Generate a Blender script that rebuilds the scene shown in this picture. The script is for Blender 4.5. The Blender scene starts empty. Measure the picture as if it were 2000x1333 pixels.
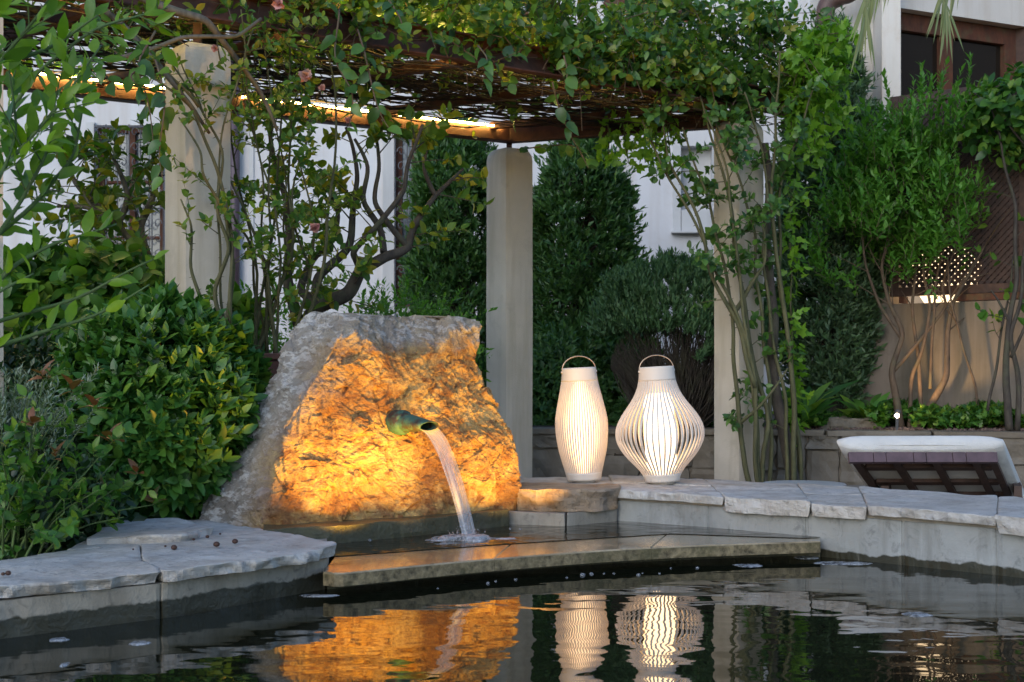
import bpy, bmesh, math, random
import numpy as np
from mathutils import Vector, Matrix, noise as mn
random.seed(7)
RNG = np.random.default_rng(7)
C = bpy.context.scene.collection
sc = bpy.context.scene
R = math.radians

# ------------------------------------------------------------------ camera, sky, sun, exposure
F = 2777.8            # focal length in photo pixels
EYE = 0.8             # eye height over the pond water
cam_d = bpy.data.cameras.new('camera'); cam = bpy.data.objects.new('camera', cam_d); C.objects.link(cam)
cam.location = (0, 0, EYE); cam.rotation_euler = (R(90), 0, 0)
cam_d.lens = 50; cam_d.sensor_width = 36; cam_d.shift_y = 0.0368
cam_d.clip_start = 0.05; cam_d.clip_end = 2000
cam_d.dof.use_dof = True; cam_d.dof.focus_distance = 6.9; cam_d.dof.aperture_fstop = 7.1
sc.camera = cam
world = bpy.data.worlds.new('World'); sc.world = world; world.use_nodes = True
wn = world.node_tree; bg = wn.nodes['Background']
sky = wn.nodes.new('ShaderNodeTexSky'); sky.sky_type = 'NISHITA'; sky.sun_disc = False
SUN_EL, SUN_ROT = R(24), R(205)
sky.sun_elevation = SUN_EL; sky.sun_rotation = SUN_ROT
sky.air_density = 1.0; sky.dust_density = .6; sky.ozone_density = 2.6
wn.links.new(sky.outputs[0], bg.inputs[0]); bg.inputs[1].default_value = 0.148
sl = bpy.data.lights.new('sun', 'SUN'); sl.energy = 0.5; sl.angle = R(35); sl.color = (1, .96, .90)
sun = bpy.data.objects.new('sun', sl); C.objects.link(sun)
sd = Vector((math.sin(SUN_ROT) * math.cos(SUN_EL), math.cos(SUN_ROT) * math.cos(SUN_EL), math.sin(SUN_EL)))
sun.rotation_euler = sd.to_track_quat('Z', 'Y').to_euler()
sc.view_settings.view_transform = 'Standard'; sc.view_settings.look = 'None'
sc.view_settings.gamma = 1; sc.view_settings.exposure = 0.88; sc.view_settings.use_curve_mapping = False
sc.render.engine = 'CYCLES'
sc.cycles.use_denoising = True
sc.cycles.max_bounces = 7; sc.cycles.transparent_max_bounces = 12; sc.cycles.caustics_reflective = False
sc.cycles.sample_clamp_indirect = 4.0
try: sc.cycles.denoiser = 'OPENIMAGEDENOISE'
except Exception: pass

def W(px, py, Y): return Vector(((px - 1000) / F * Y, Y, EYE - (py - 740) / F * Y))
def lerp(a, b, t): return a + (b - a) * t

# ------------------------------------------------------------------ materials
class Mt:
    def __init__(s, name):
        s.m = bpy.data.materials.new(name); s.m.use_nodes = True; s.nt = s.m.node_tree
        s.b = s.nt.nodes['Principled BSDF']; s.out = s.nt.nodes['Material Output']
        s.tc = None
    def n(s, t, **kw):
        nd = s.nt.nodes.new('ShaderNode' + t)
        for k, v in kw.items():
            if k.startswith('_'): setattr(nd, k[1:], v)
            else: s.set(nd, k, v)
        return nd
    def set(s, nd, k, v):
        k = int(k[1:]) if (k[0] == 'i' and k[1:].isdigit()) else k.replace('__', ' ')
        inp = nd.inputs[k]
        if isinstance(v, bpy.types.NodeSocket): s.nt.links.new(v, inp)
        elif isinstance(v, tuple) and len(v) == 3 and inp.type == 'RGBA': inp.default_value = (*v, 1)
        else: inp.default_value = v
    def p(s, **kw):
        for k, v in kw.items(): s.set(s.b, k, v)
        return s
    def obj(s, scale=None):
        if s.tc is None: s.tc = s.n('TexCoord').outputs['Object']
        if scale is None: return s.tc
        mp = s.n('Mapping', Vector=s.tc, Scale=scale); return mp.outputs[0]
    def noise(s, scale, detail=4, rough=.6, vec=None, dist=0.0):
        nd = s.n('TexNoise', Vector=vec or s.obj(), Scale=scale, Detail=detail, Roughness=rough, Distortion=dist)
        return nd.outputs['Fac']
    def ramp(s, fac, stops):
        nd = s.n('ValToRGB'); s.nt.links.new(fac, nd.inputs[0]); cr = nd.color_ramp
        while len(cr.elements) < len(stops): cr.elements.new(.5)
        for e, (p, c) in zip(cr.elements, stops):
            e.position = p; e.color = (c, c, c, 1) if isinstance(c, (int, float)) else (*c, 1)
        return nd.outputs[0]
    def mix(s, fac, a, b, mode='MIX'):
        nd = s.n('Mix', _data_type='RGBA', _blend_type=mode)
        for i, v in ((0, fac), (6, a), (7, b)):
            if isinstance(v, bpy.types.NodeSocket): s.nt.links.new(v, nd.inputs[i])
            elif i == 0: nd.inputs[0].default_value = v
            else: nd.inputs[i].default_value = (*v, 1)
        return nd.outputs[2]
    def math(s, op, a, b=0.0):
        nd = s.n('Math', _operation=op)
        for i, v in ((0, a), (1, b)):
            if isinstance(v, bpy.types.NodeSocket): s.nt.links.new(v, nd.inputs[i])
            else: nd.inputs[i].default_value = v
        return nd.outputs[0]
    def bump(s, h, strength=.5, dist=.01, normal=None):
        nd = s.n('Bump', Height=h, Strength=strength, Distance=dist)
        if normal is not None: s.nt.links.new(normal, nd.inputs['Normal'])
        s.nt.links.new(nd.outputs[0], s.b.inputs['Normal']); return nd.outputs[0]
    def sep(s, vec=None):
        nd = s.n('SeparateXYZ'); s.nt.links.new(vec or s.obj(), nd.inputs[0]); return nd.outputs

def leaf_mat(name, cols, rough=.42, trans=.35, tcol=1.5, spec=.5, blue=.35, gain=1.6):
    m = Mt(name)
    geo = m.n('NewGeometry'); oi = m.n('ObjectInfo')
    r = m.math('FRACT', m.math('ADD', geo.outputs['Random Per Island'], oi.outputs['Random']))
    k = len(cols); cols = [(c[0] * gain * 1.08, c[1] * gain, c[2] * gain * .9) for c in cols]
    col = m.ramp(r, [(i / (k - 1), c) for i, c in enumerate(cols)])
    big = m.noise(2.2, 2)
    col = m.mix(m.ramp(big, [(.35, 0.0), (.65, .5)]), col, m.mix(1.0, col, (.55, .7, .55), 'MULTIPLY'))
    m.p(Base__Color=col, Roughness=rough, Specular__IOR__Level=spec)
    tr = m.n('BsdfTranslucent'); tc = m.mix(1.0, col, (tcol, tcol * 1.05 if blue < .9 else tcol, tcol * blue), 'MULTIPLY')
    m.nt.links.new(tc, tr.inputs[0])
    ms = m.n('MixShader'); ms.inputs[0].default_value = trans
    m.nt.links.new(m.b.outputs[0], ms.inputs[1]); m.nt.links.new(tr.outputs[0], ms.inputs[2])
    m.nt.links.new(ms.outputs[0], m.out.inputs[0])
    return m.m

def bark_mat(name, a, b, scale=30):
    m = Mt(name)
    n1 = m.noise(scale, 5, .65, m.obj((1, 1, .35)))
    n2 = m.noise(7, 3)
    c = m.mix(m.ramp(n1, [(.3, 0.0), (.7, 1.0)]), a, b)
    c = m.mix(m.ramp(n2, [(.5, 0.0), (.75, .6)]), c, (.09, .10, .05))
    m.p(Base__Color=c, Roughness=.85); m.bump(n1, .7, .006); return m.m

def plain(name, col, rough=.6, metal=0.0, bumpy=0.0, var=.25, scale=12):
    m = Mt(name); n1 = m.noise(scale, 5)
    c = m.mix(m.ramp(n1, [(.3, 0.0), (.7, 1.0)]), tuple(x * (1 - var) for x in col), tuple(min(1, x * (1 + var)) for x in col))
    m.p(Base__Color=c, Roughness=rough, Metallic=metal)
    if bumpy: m.bump(m.noise(scale * 6, 4), bumpy, .004)
    return m.m

def emis(name, col, strength):
    m = Mt(name); m.p(Base__Color=(0.8, .8, .8), Emission__Color=col, Emission__Strength=strength, Roughness=.5); return m.m

def stone_mat(name, dark, light, warm, wet_z=None, scale=5, bump=.6, rough=.8):
    m = Mt(name)
    n1 = m.noise(scale, 8, .62); n2 = m.noise(scale * 5, 6, .7, None, .6); n3 = m.noise(scale * .4, 3)
    c = m.mix(m.ramp(n1, [(.3, 0.0), (.7, 1.0)]), dark, light)
    c = m.mix(m.ramp(n3, [(.42, 0.0), (.62, .55)]), c, warm)
    c = m.mix(m.ramp(n2, [(.53, 0.0), (.66, .6)]), c, tuple(x * .5 for x in dark)); n5 = m.noise(2.2, 7, .7, m.obj((3.2, 3.2, .5))); c = m.mix(m.ramp(n5, [(.48, 0.0), (.62, .5)]), c, tuple(x * .6 for x in warm))
    rg = rough
    if wet_z is not None:
        z = m.n('NewGeometry').outputs['Position']; z = m.sep(z)[2]
        nz = m.math('ADD', z, m.math('MULTIPLY', m.math('SUBTRACT', m.noise(9, 5), .5), .07))
        wet = m.ramp(m.math('ADD', m.math('MULTIPLY', m.math('SUBTRACT', wet_z, nz), 22.0), .5), [(.42, 0.0), (.58, 1.0)])
        c = m.mix(wet, c, (.035, .032, .02)); rg = m.math('SUBTRACT', rough, m.math('MULTIPLY', wet, .5))
    m.p(Base__Color=c, Roughness=rg)
    h = m.math('ADD', n2, m.math('MULTIPLY', n1, 1.5)); m.bump(h, bump, .012)
    return m.m

MAT = {}
def build_materials():
    M = MAT
    # fountain rock: grey limestone, white crust, ochre and rust staining on its front that also paints in uplight warmth
    m = Mt('rock'); x, y, z = m.sep()[:3]
    n1 = m.noise(4.0, 10, .68); n2 = m.noise(13, 10, .72, m.n('Mapping', Vector=m.obj(), Rotation=(0, .6, 0), Scale=(1, 1, 1.9)).outputs[0], .15); n3 = m.noise(2.0, 4, .6); n4 = m.noise(50, 6, .7)
    grey = m.mix(m.ramp(n1, [(.3, 0.0), (.7, 1.0)]), (.27, .235, .20), (.50, .46, .41))
    grey = m.mix(m.ramp(n2, [(.50, 0.0), (.57, .9)]), grey, (.78, .75, .72))
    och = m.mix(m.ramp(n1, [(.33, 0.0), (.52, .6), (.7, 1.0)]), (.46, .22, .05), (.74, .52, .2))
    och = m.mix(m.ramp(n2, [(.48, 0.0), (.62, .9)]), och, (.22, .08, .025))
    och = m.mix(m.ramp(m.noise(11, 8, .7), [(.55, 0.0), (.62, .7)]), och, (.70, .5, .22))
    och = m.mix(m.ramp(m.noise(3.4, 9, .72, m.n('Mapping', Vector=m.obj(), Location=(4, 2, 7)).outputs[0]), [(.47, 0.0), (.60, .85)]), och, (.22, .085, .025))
    # staining and painted uplight glow share the front right of and below a wavering line
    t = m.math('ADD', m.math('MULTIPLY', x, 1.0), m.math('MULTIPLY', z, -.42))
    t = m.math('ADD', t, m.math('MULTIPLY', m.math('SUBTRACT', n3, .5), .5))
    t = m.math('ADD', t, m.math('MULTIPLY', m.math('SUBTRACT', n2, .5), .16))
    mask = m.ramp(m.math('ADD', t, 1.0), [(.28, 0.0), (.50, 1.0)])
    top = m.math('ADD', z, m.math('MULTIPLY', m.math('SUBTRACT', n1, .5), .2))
    mask = m.math('MULTIPLY', mask, m.ramp(top, [(.82, 1.0), (.9, .25)]))  # ochre fades towards the top, painting in where the uplight misses
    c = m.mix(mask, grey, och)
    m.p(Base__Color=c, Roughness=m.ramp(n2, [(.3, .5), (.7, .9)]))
    h = m.math('ADD', m.math('MULTIPLY', n2, 1.0), m.math('MULTIPLY', n4, .6)); m.bump(h, 1.0, .04)
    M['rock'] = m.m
    M['flat_rock'] = stone_mat('flat_rock', (.2, .12, .06), (.42, .30, .19), (.33, .27, .22), scale=9, bump=.9)
    M['coping'] = stone_mat('coping', (.34, .33, .325), (.60, .60, .59), (.44, .39, .34), scale=4.2, bump=1.0)
    M['coping_side'] = M['coping']
    M['wall_block'] = stone_mat('wall_block', (.21, .225, .23), (.37, .39, .40), (.26, .26, .24), wet_z=.035, scale=2.6, bump=.35)
    M['wall_low'] = stone_mat('wall_low', (.22, .20, .17), (.36, .34, .30), (.3, .26, .2), wet_z=.06, scale=4, bump=.5)
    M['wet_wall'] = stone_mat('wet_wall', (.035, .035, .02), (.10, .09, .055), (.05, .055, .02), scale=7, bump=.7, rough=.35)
    M['mortar'] = plain('mortar', (.34, .31, .27), .9, bumpy=.4)
    m = Mt('spill_slab')  # wet travertine
    n1 = m.noise(3, 6, .6, m.obj((1, 3, 1))); n2 = m.noise(22, 6, .7)
    c = m.mix(m.ramp(n1, [(.3, 0.0), (.7, 1.0)]), (.20, .155, .09), (.42, .34, .22))
    c = m.mix(m.ramp(n2, [(.5, 0.0), (.7, .6)]), c, (.08, .055, .025))
    m.p(Base__Color=c, Roughness=.12, Coat__Weight=.6, Coat__Roughness=.05); m.bump(m.math('ADD', n2, m.noise(5, 2)), .25, .01); M['slab'] = m.m
    m = Mt('slab_edge'); n1 = m.noise(30, 7, .7); n2 = m.noise(6, 3)
    c = m.mix(m.ramp(n1, [(.35, 0.0), (.65, 1.0)]), (.045, .035, .016), (.26, .21, .12))
    c = m.mix(m.ramp(n2, [(.5, 0.0), (.65, .6)]), c, (.07, .065, .025))
    m.p(Base__Color=c, Roughness=.55); m.bump(n1, .8, .008); M['slab_edge'] = m.m
    def water(name, col, parts, rough=.015):
        m = Mt(name); h = None
        for (sx, sy, sc_, det, amp) in parts:
            q = m.math('MULTIPLY', m.noise(sc_, det, .5, m.obj((sx, sy, 1)), .3), amp)
            h = q if h is None else m.math('ADD', h, q)
        m.p(Base__Color=col, Roughness=rough, IOR=1.33, Specular__IOR__Level=.5); m.bump(h, 1.0, 1.0); return m.m
    M['pond'] = water('pond_water', (.010, .011, .006), [(.5, 1.0, 3.2, 1.5, .0052), (.8, 1, 10, 1.5, .0009)])
    M['basin'] = water('basin_water', (.018, .013, .006), [(1, 1, 6, 2, .010), (1, 1, 25, 2, .0016)])
    # falling water: clear with milky streaks along the flow
    m = Mt('stream'); uv = m.n('UVMap').outputs[0]
    mp = m.n('Mapping', Vector=uv, Scale=(17, 1.1, 1)).outputs[0]
    st = m.noise(1.0, 5, .65, mp)
    tb = m.n('BsdfTransparent'); gl = m.n('BsdfGlossy'); gl.inputs['Roughness'].default_value = .12
    gl.inputs['Color'].default_value = (.95, .95, .95, 1)
    df = m.n('BsdfDiffuse'); df.inputs[0].default_value = (.85, .85, .87, 1)
    tl = m.n('BsdfTranslucent'); tl.inputs[0].default_value = (.85, .82, .8, 1)
    a1 = m.n('MixShader'); a1.inputs[0].default_value = .5
    m.nt.links.new(df.outputs[0], a1.inputs[1]); m.nt.links.new(tl.outputs[0], a1.inputs[2])
    a2 = m.n('MixShader'); a2.inputs[0].default_value = .3
    m.nt.links.new(a1.outputs[0], a2.inputs[1]); m.nt.links.new(gl.outputs[0], a2.inputs[2])
    a3 = m.n('MixShader'); fade = m.n('MapRange', **{'Value': m.sep(uv)[1], 'To__Min': 1.0, 'To__Max': .5}).outputs[0]; m.nt.links.new(m.math('MULTIPLY', m.ramp(st, [(.38, .10), (.48, .35), (.56, .65), (.66, .97)]), fade), a3.inputs[0])
    m.nt.links.new(tb.outputs[0], a3.inputs[1]); m.nt.links.new(a2.outputs[0], a3.inputs[2])
    m.nt.links.new(a3.outputs[0], m.out.inputs[0]); M['stream'] = m.m
    m = Mt('foam'); v = m.n('TexVoronoi', Vector=m.obj(), Scale=170.0, _feature='DISTANCE_TO_EDGE').outputs[0]; q = m.noise(22, 4)
    m.p(Base__Color=(.42, .45, .50), Roughness=.3); m.bump(v, .8, .004)
    tb = m.n('BsdfTransparent'); ms = m.n('MixShader'); m.nt.links.new(m.math('MULTIPLY', m.ramp(q, [(.38, .25), (.6, 1.0)]), m.ramp(v, [(.0, .95), (.35, .35)])), ms.inputs[0])
    m.nt.links.new(tb.outputs[0], ms.inputs[1]); m.nt.links.new(m.b.outputs[0], ms.inputs[2]); m.nt.links.new(ms.outputs[0], m.out.inputs[0]); M['foam'] = m.m
    m = Mt('bubble'); m.p(Base__Color=(.8, .85, .95), Roughness=.03, Transmission__Weight=.85, IOR=1.2); M['bubble'] = m.m
    m = Mt('verdigris'); n1 = m.noise(14, 6, .65); n2 = m.noise(40, 4)
    c = m.mix(m.ramp(n1, [(.42, 0.0), (.56, 1.0)]), (.03, .022, .018), (.035, .11, .085))
    c = m.mix(m.ramp(n2, [(.55, 0.0), (.65, .6)]), c, (.08, .16, .09))
    m.p(Base__Color=c, Metallic=.1, Roughness=.7); m.bump(n2, .7, .004); M['verdigris'] = m.m
    M['lantern'] = plain('lantern_white', (.66, .59, .53), .5, var=.03)
    M['wire'] = plain('handle_wire', (.45, .36, .28), .35, .6)
    M['glow_a'] = emis('lantern_glow_slim', (1.0, .60, .26), 1.9)
    M['glow_b'] = emis('lantern_glow_wide', (1.0, .65, .31), 2.8)
    m = Mt('pillar_plaster'); n1 = m.noise(1.6, 4); n2 = m.noise(120, 3); n3 = m.noise(2.4, 5, .6, m.obj((3, 3, .3)))
    c = m.mix(m.ramp(n1, [(.35, 0.0), (.65, 1.0)]), (.46, .41, .34), (.58, .52, .44))
    c = m.mix(m.ramp(n3, [(.48, 0.0), (.68, .6)]), c, (.33, .28, .20))
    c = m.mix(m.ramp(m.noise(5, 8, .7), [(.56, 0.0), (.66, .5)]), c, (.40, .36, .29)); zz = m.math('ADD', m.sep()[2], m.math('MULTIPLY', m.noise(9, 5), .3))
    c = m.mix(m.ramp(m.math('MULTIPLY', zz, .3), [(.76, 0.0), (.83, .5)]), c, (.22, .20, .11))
    m.p(Base__Color=c, Roughness=.9); m.bump(m.math('ADD', n2, m.noise(14, 6)), .4, .006); M['pillar'] = m.m
    m = Mt('rust_steel'); n1 = m.noise(9, 7, .7)
    c = m.mix(m.ramp(n1, [(.35, 0.0), (.7, 1.0)]), (.05, .022, .018), (.13, .05, .032))
    m.p(Base__Color=c, Roughness=.6, Metallic=.2); m.bump(n1, .3, .004); M['rust'] = m.m
    M['led'] = emis('led', (1.0, .68, .17), 48.0)
    def plaster(name, a, b, st):
        m = Mt(name); n1 = m.noise(.5, 5); n2 = m.noise(45, 4); n3 = m.noise(.9, 6, .65, m.obj((3, 3, .22)))
        c = m.mix(m.ramp(n1, [(.35, 0.0), (.65, 1.0)]), a, b)
        c = m.mix(m.ramp(n3, [(.45, 0.0), (.68, .85)]), c, st); c = m.mix(m.ramp(m.noise(3, 8, .7), [(.52, 0.0), (.66, .4)]), c, st)
        m.p(Base__Color=c, Roughness=.9); m.bump(n2, .35, .006); return m.m
    M['house'] = plaster('house_plaster', (.56, .57, .60), (.66, .66, .68), (.52, .49, .47))
    M['house_cream'] = plaster('cream_plaster', (.62, .58, .53), (.72, .69, .65), (.5, .42, .34))
    M['terrace_wall'] = plaster('terrace_plaster', (.19, .155, .13), (.28, .23, .195), (.09, .08, .055))
    M['surround'] = plaster('stone_surround', (.5, .51, .52), (.62, .62, .62), (.42, .42, .42))
    M['wood'] = bark_mat('brown_wood', (.055, .022, .014), (.13, .045, .022), 18)
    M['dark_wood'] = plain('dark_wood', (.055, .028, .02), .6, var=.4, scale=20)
    M['lattice'] = plain('lattice_wood', (.045, .026, .022), .7, var=.4, scale=20)
    M['purple'] = plain('purple_pipe', (.07, .045, .06), .5)
    M['brown_pipe'] = plain('brown_pipe', (.10, .055, .045), .5)
    m = Mt('window_glass'); m.p(Base__Color=(.012, .011, .009), Roughness=.06, Specular__IOR__Level=.8); M['glass'] = m.m
    m = Mt('pale_glass'); m.p(Base__Color=(.10, .12, .15), Roughness=.12, Specular__IOR__Level=.8); M['pale_glass'] = m.m
    M['iron'] = plain('wrought_iron', (.10, .10, .11), .6, .3)
    M['soil'] = plain('soil', (.045, .032, .022), .95, bumpy=.9, scale=9)
    M['gravel'] = plain('gravel', (.16, .11, .10), .9, var=.5, scale=30)
    m = Mt('terrace_floor'); n1 = m.noise(3, 5); m.p(Base__Color=m.mix(n1, (.16, .14, .12), (.28, .25, .22)), Roughness=.8); m.bump(m.noise(30, 4), .4, .004); M['terrace'] = m.m
    m = Mt('rubble'); v = m.n('TexVoronoi', Vector=m.obj(), Scale=1.0)
    n1 = m.noise(6, 7, .65)
    c = m.mix(m.ramp(n1, [(.3, 0.0), (.7, 1.0)]), (.11, .095, .075), (.24, .215, .18))
    oi = m.n('ObjectInfo'); c = m.mix(m.math('MULTIPLY', oi.outputs['Random'], .6), c, (.13, .10, .07))
    m.p(Base__Color=c, Roughness=.85); m.bump(n1, .9, .015); M['rubble'] = m.m
    M['bark_grey'] = bark_mat('bark_grey', (.05, .042, .034), (.13, .115, .09))
    M['bark_dark'] = bark_mat('bark_dark', (.028, .022, .018), (.075, .062, .05))
    M['stem_green'] = bark_mat('stem_green', (.045, .05, .02), (.12, .11, .05))
    M['stem_fresh'] = bark_mat('stem_fresh', (.06, .11, .03), (.10, .16, .05))
    M['stem_brown'] = bark_mat('stem_brown', (.06, .04, .028), (.15, .10, .065))
    M['twig'] = bark_mat('twig', (.022, .014, .012), (.07, .045, .036))
    M['lf_fore'] = leaf_mat('leaf_fore', [(.055, .13, .006), (.085, .18, .008), (.13, .23, .012), (.05, .12, .03)], .4, .4)
    M['lf_ball'] = leaf_mat('leaf_ball', [(.010, .045, .012), (.022, .08, .016), (.035, .105, .02), (.045, .12, .02), (.085, .17, .03)], .4, .25)
    M['lf_rose'] = leaf_mat('leaf_rose', [(.025, .07, .018), (.045, .11, .02), (.075, .16, .025), (.12, .18, .025), (.17, .16, .02)], .42, .35)
    M['lf_rose_d'] = leaf_mat('leaf_rose_dark', [(.018, .055, .02), (.032, .085, .022), (.05, .12, .025), (.07, .15, .03)], .38, .3)
    M['lf_dark'] = leaf_mat('leaf_dark', [(.01, .03, .014), (.016, .042, .018), (.025, .06, .02)], .38, .2)
    M['lf_grape'] = leaf_mat('leaf_bright', [(.07, .17, .02), (.10, .22, .025), (.14, .26, .03)], .45, .45)
    M['lf_lemon'] = leaf_mat('leaf_lemon', [(.03, .08, .02), (.05, .11, .02), (.09, .14, .02), (.2, .18, .02)], .4, .4)
    M['lf_ivy'] = leaf_mat('leaf_ivy', [(.018, .06, .015), (.03, .10, .018), (.06, .15, .025), (.12, .2, .03)], .4, .35)
    M['lf_olive'] = leaf_mat('leaf_olive', [(.03, .065, .04), (.045, .095, .05), (.08, .135, .08), (.05, .11, .04)], .5, .25, 1.2)
    M['lf_hedge'] = leaf_mat('leaf_hedge', [(.022, .065, .026), (.04, .10, .032), (.065, .14, .04)], .45, .3)
    M['lf_grey'] = leaf_mat('leaf_grey', [(.04, .10, .05), (.065, .135, .07), (.035, .085, .035)], .6, .25, 1.1)
    M['lf_lav'] = leaf_mat('leaf_lavender', [(.12, .17, .15), (.18, .23, .20), (.09, .13, .11)], .7, .2, 1.1)
    M['lf_sol'] = leaf_mat('leaf_solanum', [(.04, .12, .02), (.06, .17, .025), (.09, .21, .035)], .45, .4)
    M['lf_red'] = leaf_mat('leaf_red', [(.13, .045, .025), (.16, .07, .03), (.09, .08, .025)], .4, .35, 1.2)
    M['lf_palm'] = leaf_mat('leaf_palm', [(.09, .13, .05), (.14, .16, .07), (.07, .11, .05)], .5, .2, 1.1)
    M['petal'] = leaf_mat('rose_petal', [(.55, .25, .28), (.65, .36, .38), (.6, .40, .40)], .6, .3, 1.0, .5, 1.0, 1.0)
    M['lemon'] = plain('lemon_skin', (.62, .42, .03), .4, bumpy=.4)
    m = Mt('cushion_cloth'); n1 = m.noise(7, 4); m.p(Base__Color=m.mix(n1, (.50, .49, .48), (.66, .65, .63)), Roughness=.95); m.bump(m.math('ADD', m.math('MULTIPLY', n1, 6.0), m.noise(220, 2)), .5, .006); M['cushion'] = m.m
    M['slat'] = plain('stained_slat', (.085, .05, .058), .5, var=.3, scale=16)
    M['table_top'] = plain('table_top', (.42, .44, .46), .35, var=.1)
    M['seed'] = plain('seed', (.05, .02, .012), .6)
    M['spot_glow'] = emis('spot_glow', (1, .8, .5), 30.0)
    M['lamp_glow'] = emis('lamp_glow', (1, .72, .42), 1.5)
build_materials()

# ------------------------------------------------------------------ object helpers
WL = {}
def tag(o, label=None, cat=None, group=None, kind=None):
    if label: o['label'] = label
    if cat: o['category'] = cat
    if group: o['group'] = group
    if kind: o['kind'] = kind
    return o
def thing(name, loc, label, cat, group=None, kind=None):
    o = bpy.data.objects.new(name, None); C.objects.link(o); o.location = loc; o.empty_display_size = .1
    WL[o.name] = Vector(loc); return tag(o, label, cat, group, kind)
def link(name, me, mats, parent=None, loc=None):
    o = bpy.data.objects.new(name, me); C.objects.link(o)
    for m in (mats if isinstance(mats, (list, tuple)) else [mats]):
        if m is not None and len(me.materials) < (len(mats) if isinstance(mats, (list, tuple)) else 1): me.materials.append(m)
    if parent is not None: o.parent = parent
    base = WL[parent.name] if parent is not None else Vector((0, 0, 0))
    WL[o.name] = base + (Vector(loc) if loc is not None else Vector((0, 0, 0)))
    if loc is not None: o.location = loc
    return o
def np_mesh(name, V, Fs, smooth=True):
    """V (n,3); Fs list of (m,k) int arrays"""
    me = bpy.data.meshes.new(name)
    V = np.asarray(V, dtype=np.float32); me.vertices.add(len(V)); me.vertices.foreach_set('co', V.ravel())
    Fs = [np.asarray(f, dtype=np.int32) for f in Fs if len(f)]
    loops = np.concatenate([f.ravel() for f in Fs]); tot = np.concatenate([np.full(len(f), f.shape[1], dtype=np.int32) for f in Fs])
    st = np.concatenate([[0], np.cumsum(tot)[:-1]]).astype(np.int32)
    me.loops.add(len(loops)); me.loops.foreach_set('vertex_index', loops)
    me.polygons.add(len(tot)); me.polygons.foreach_set('loop_start', st)
    try: me.polygons.foreach_set('loop_total', tot)
    except Exception: pass
    me.update(calc_edges=True); me.polygons.foreach_set('use_smooth', np.full(len(tot), smooth, dtype=bool))
    me.validate(); return me
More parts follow.
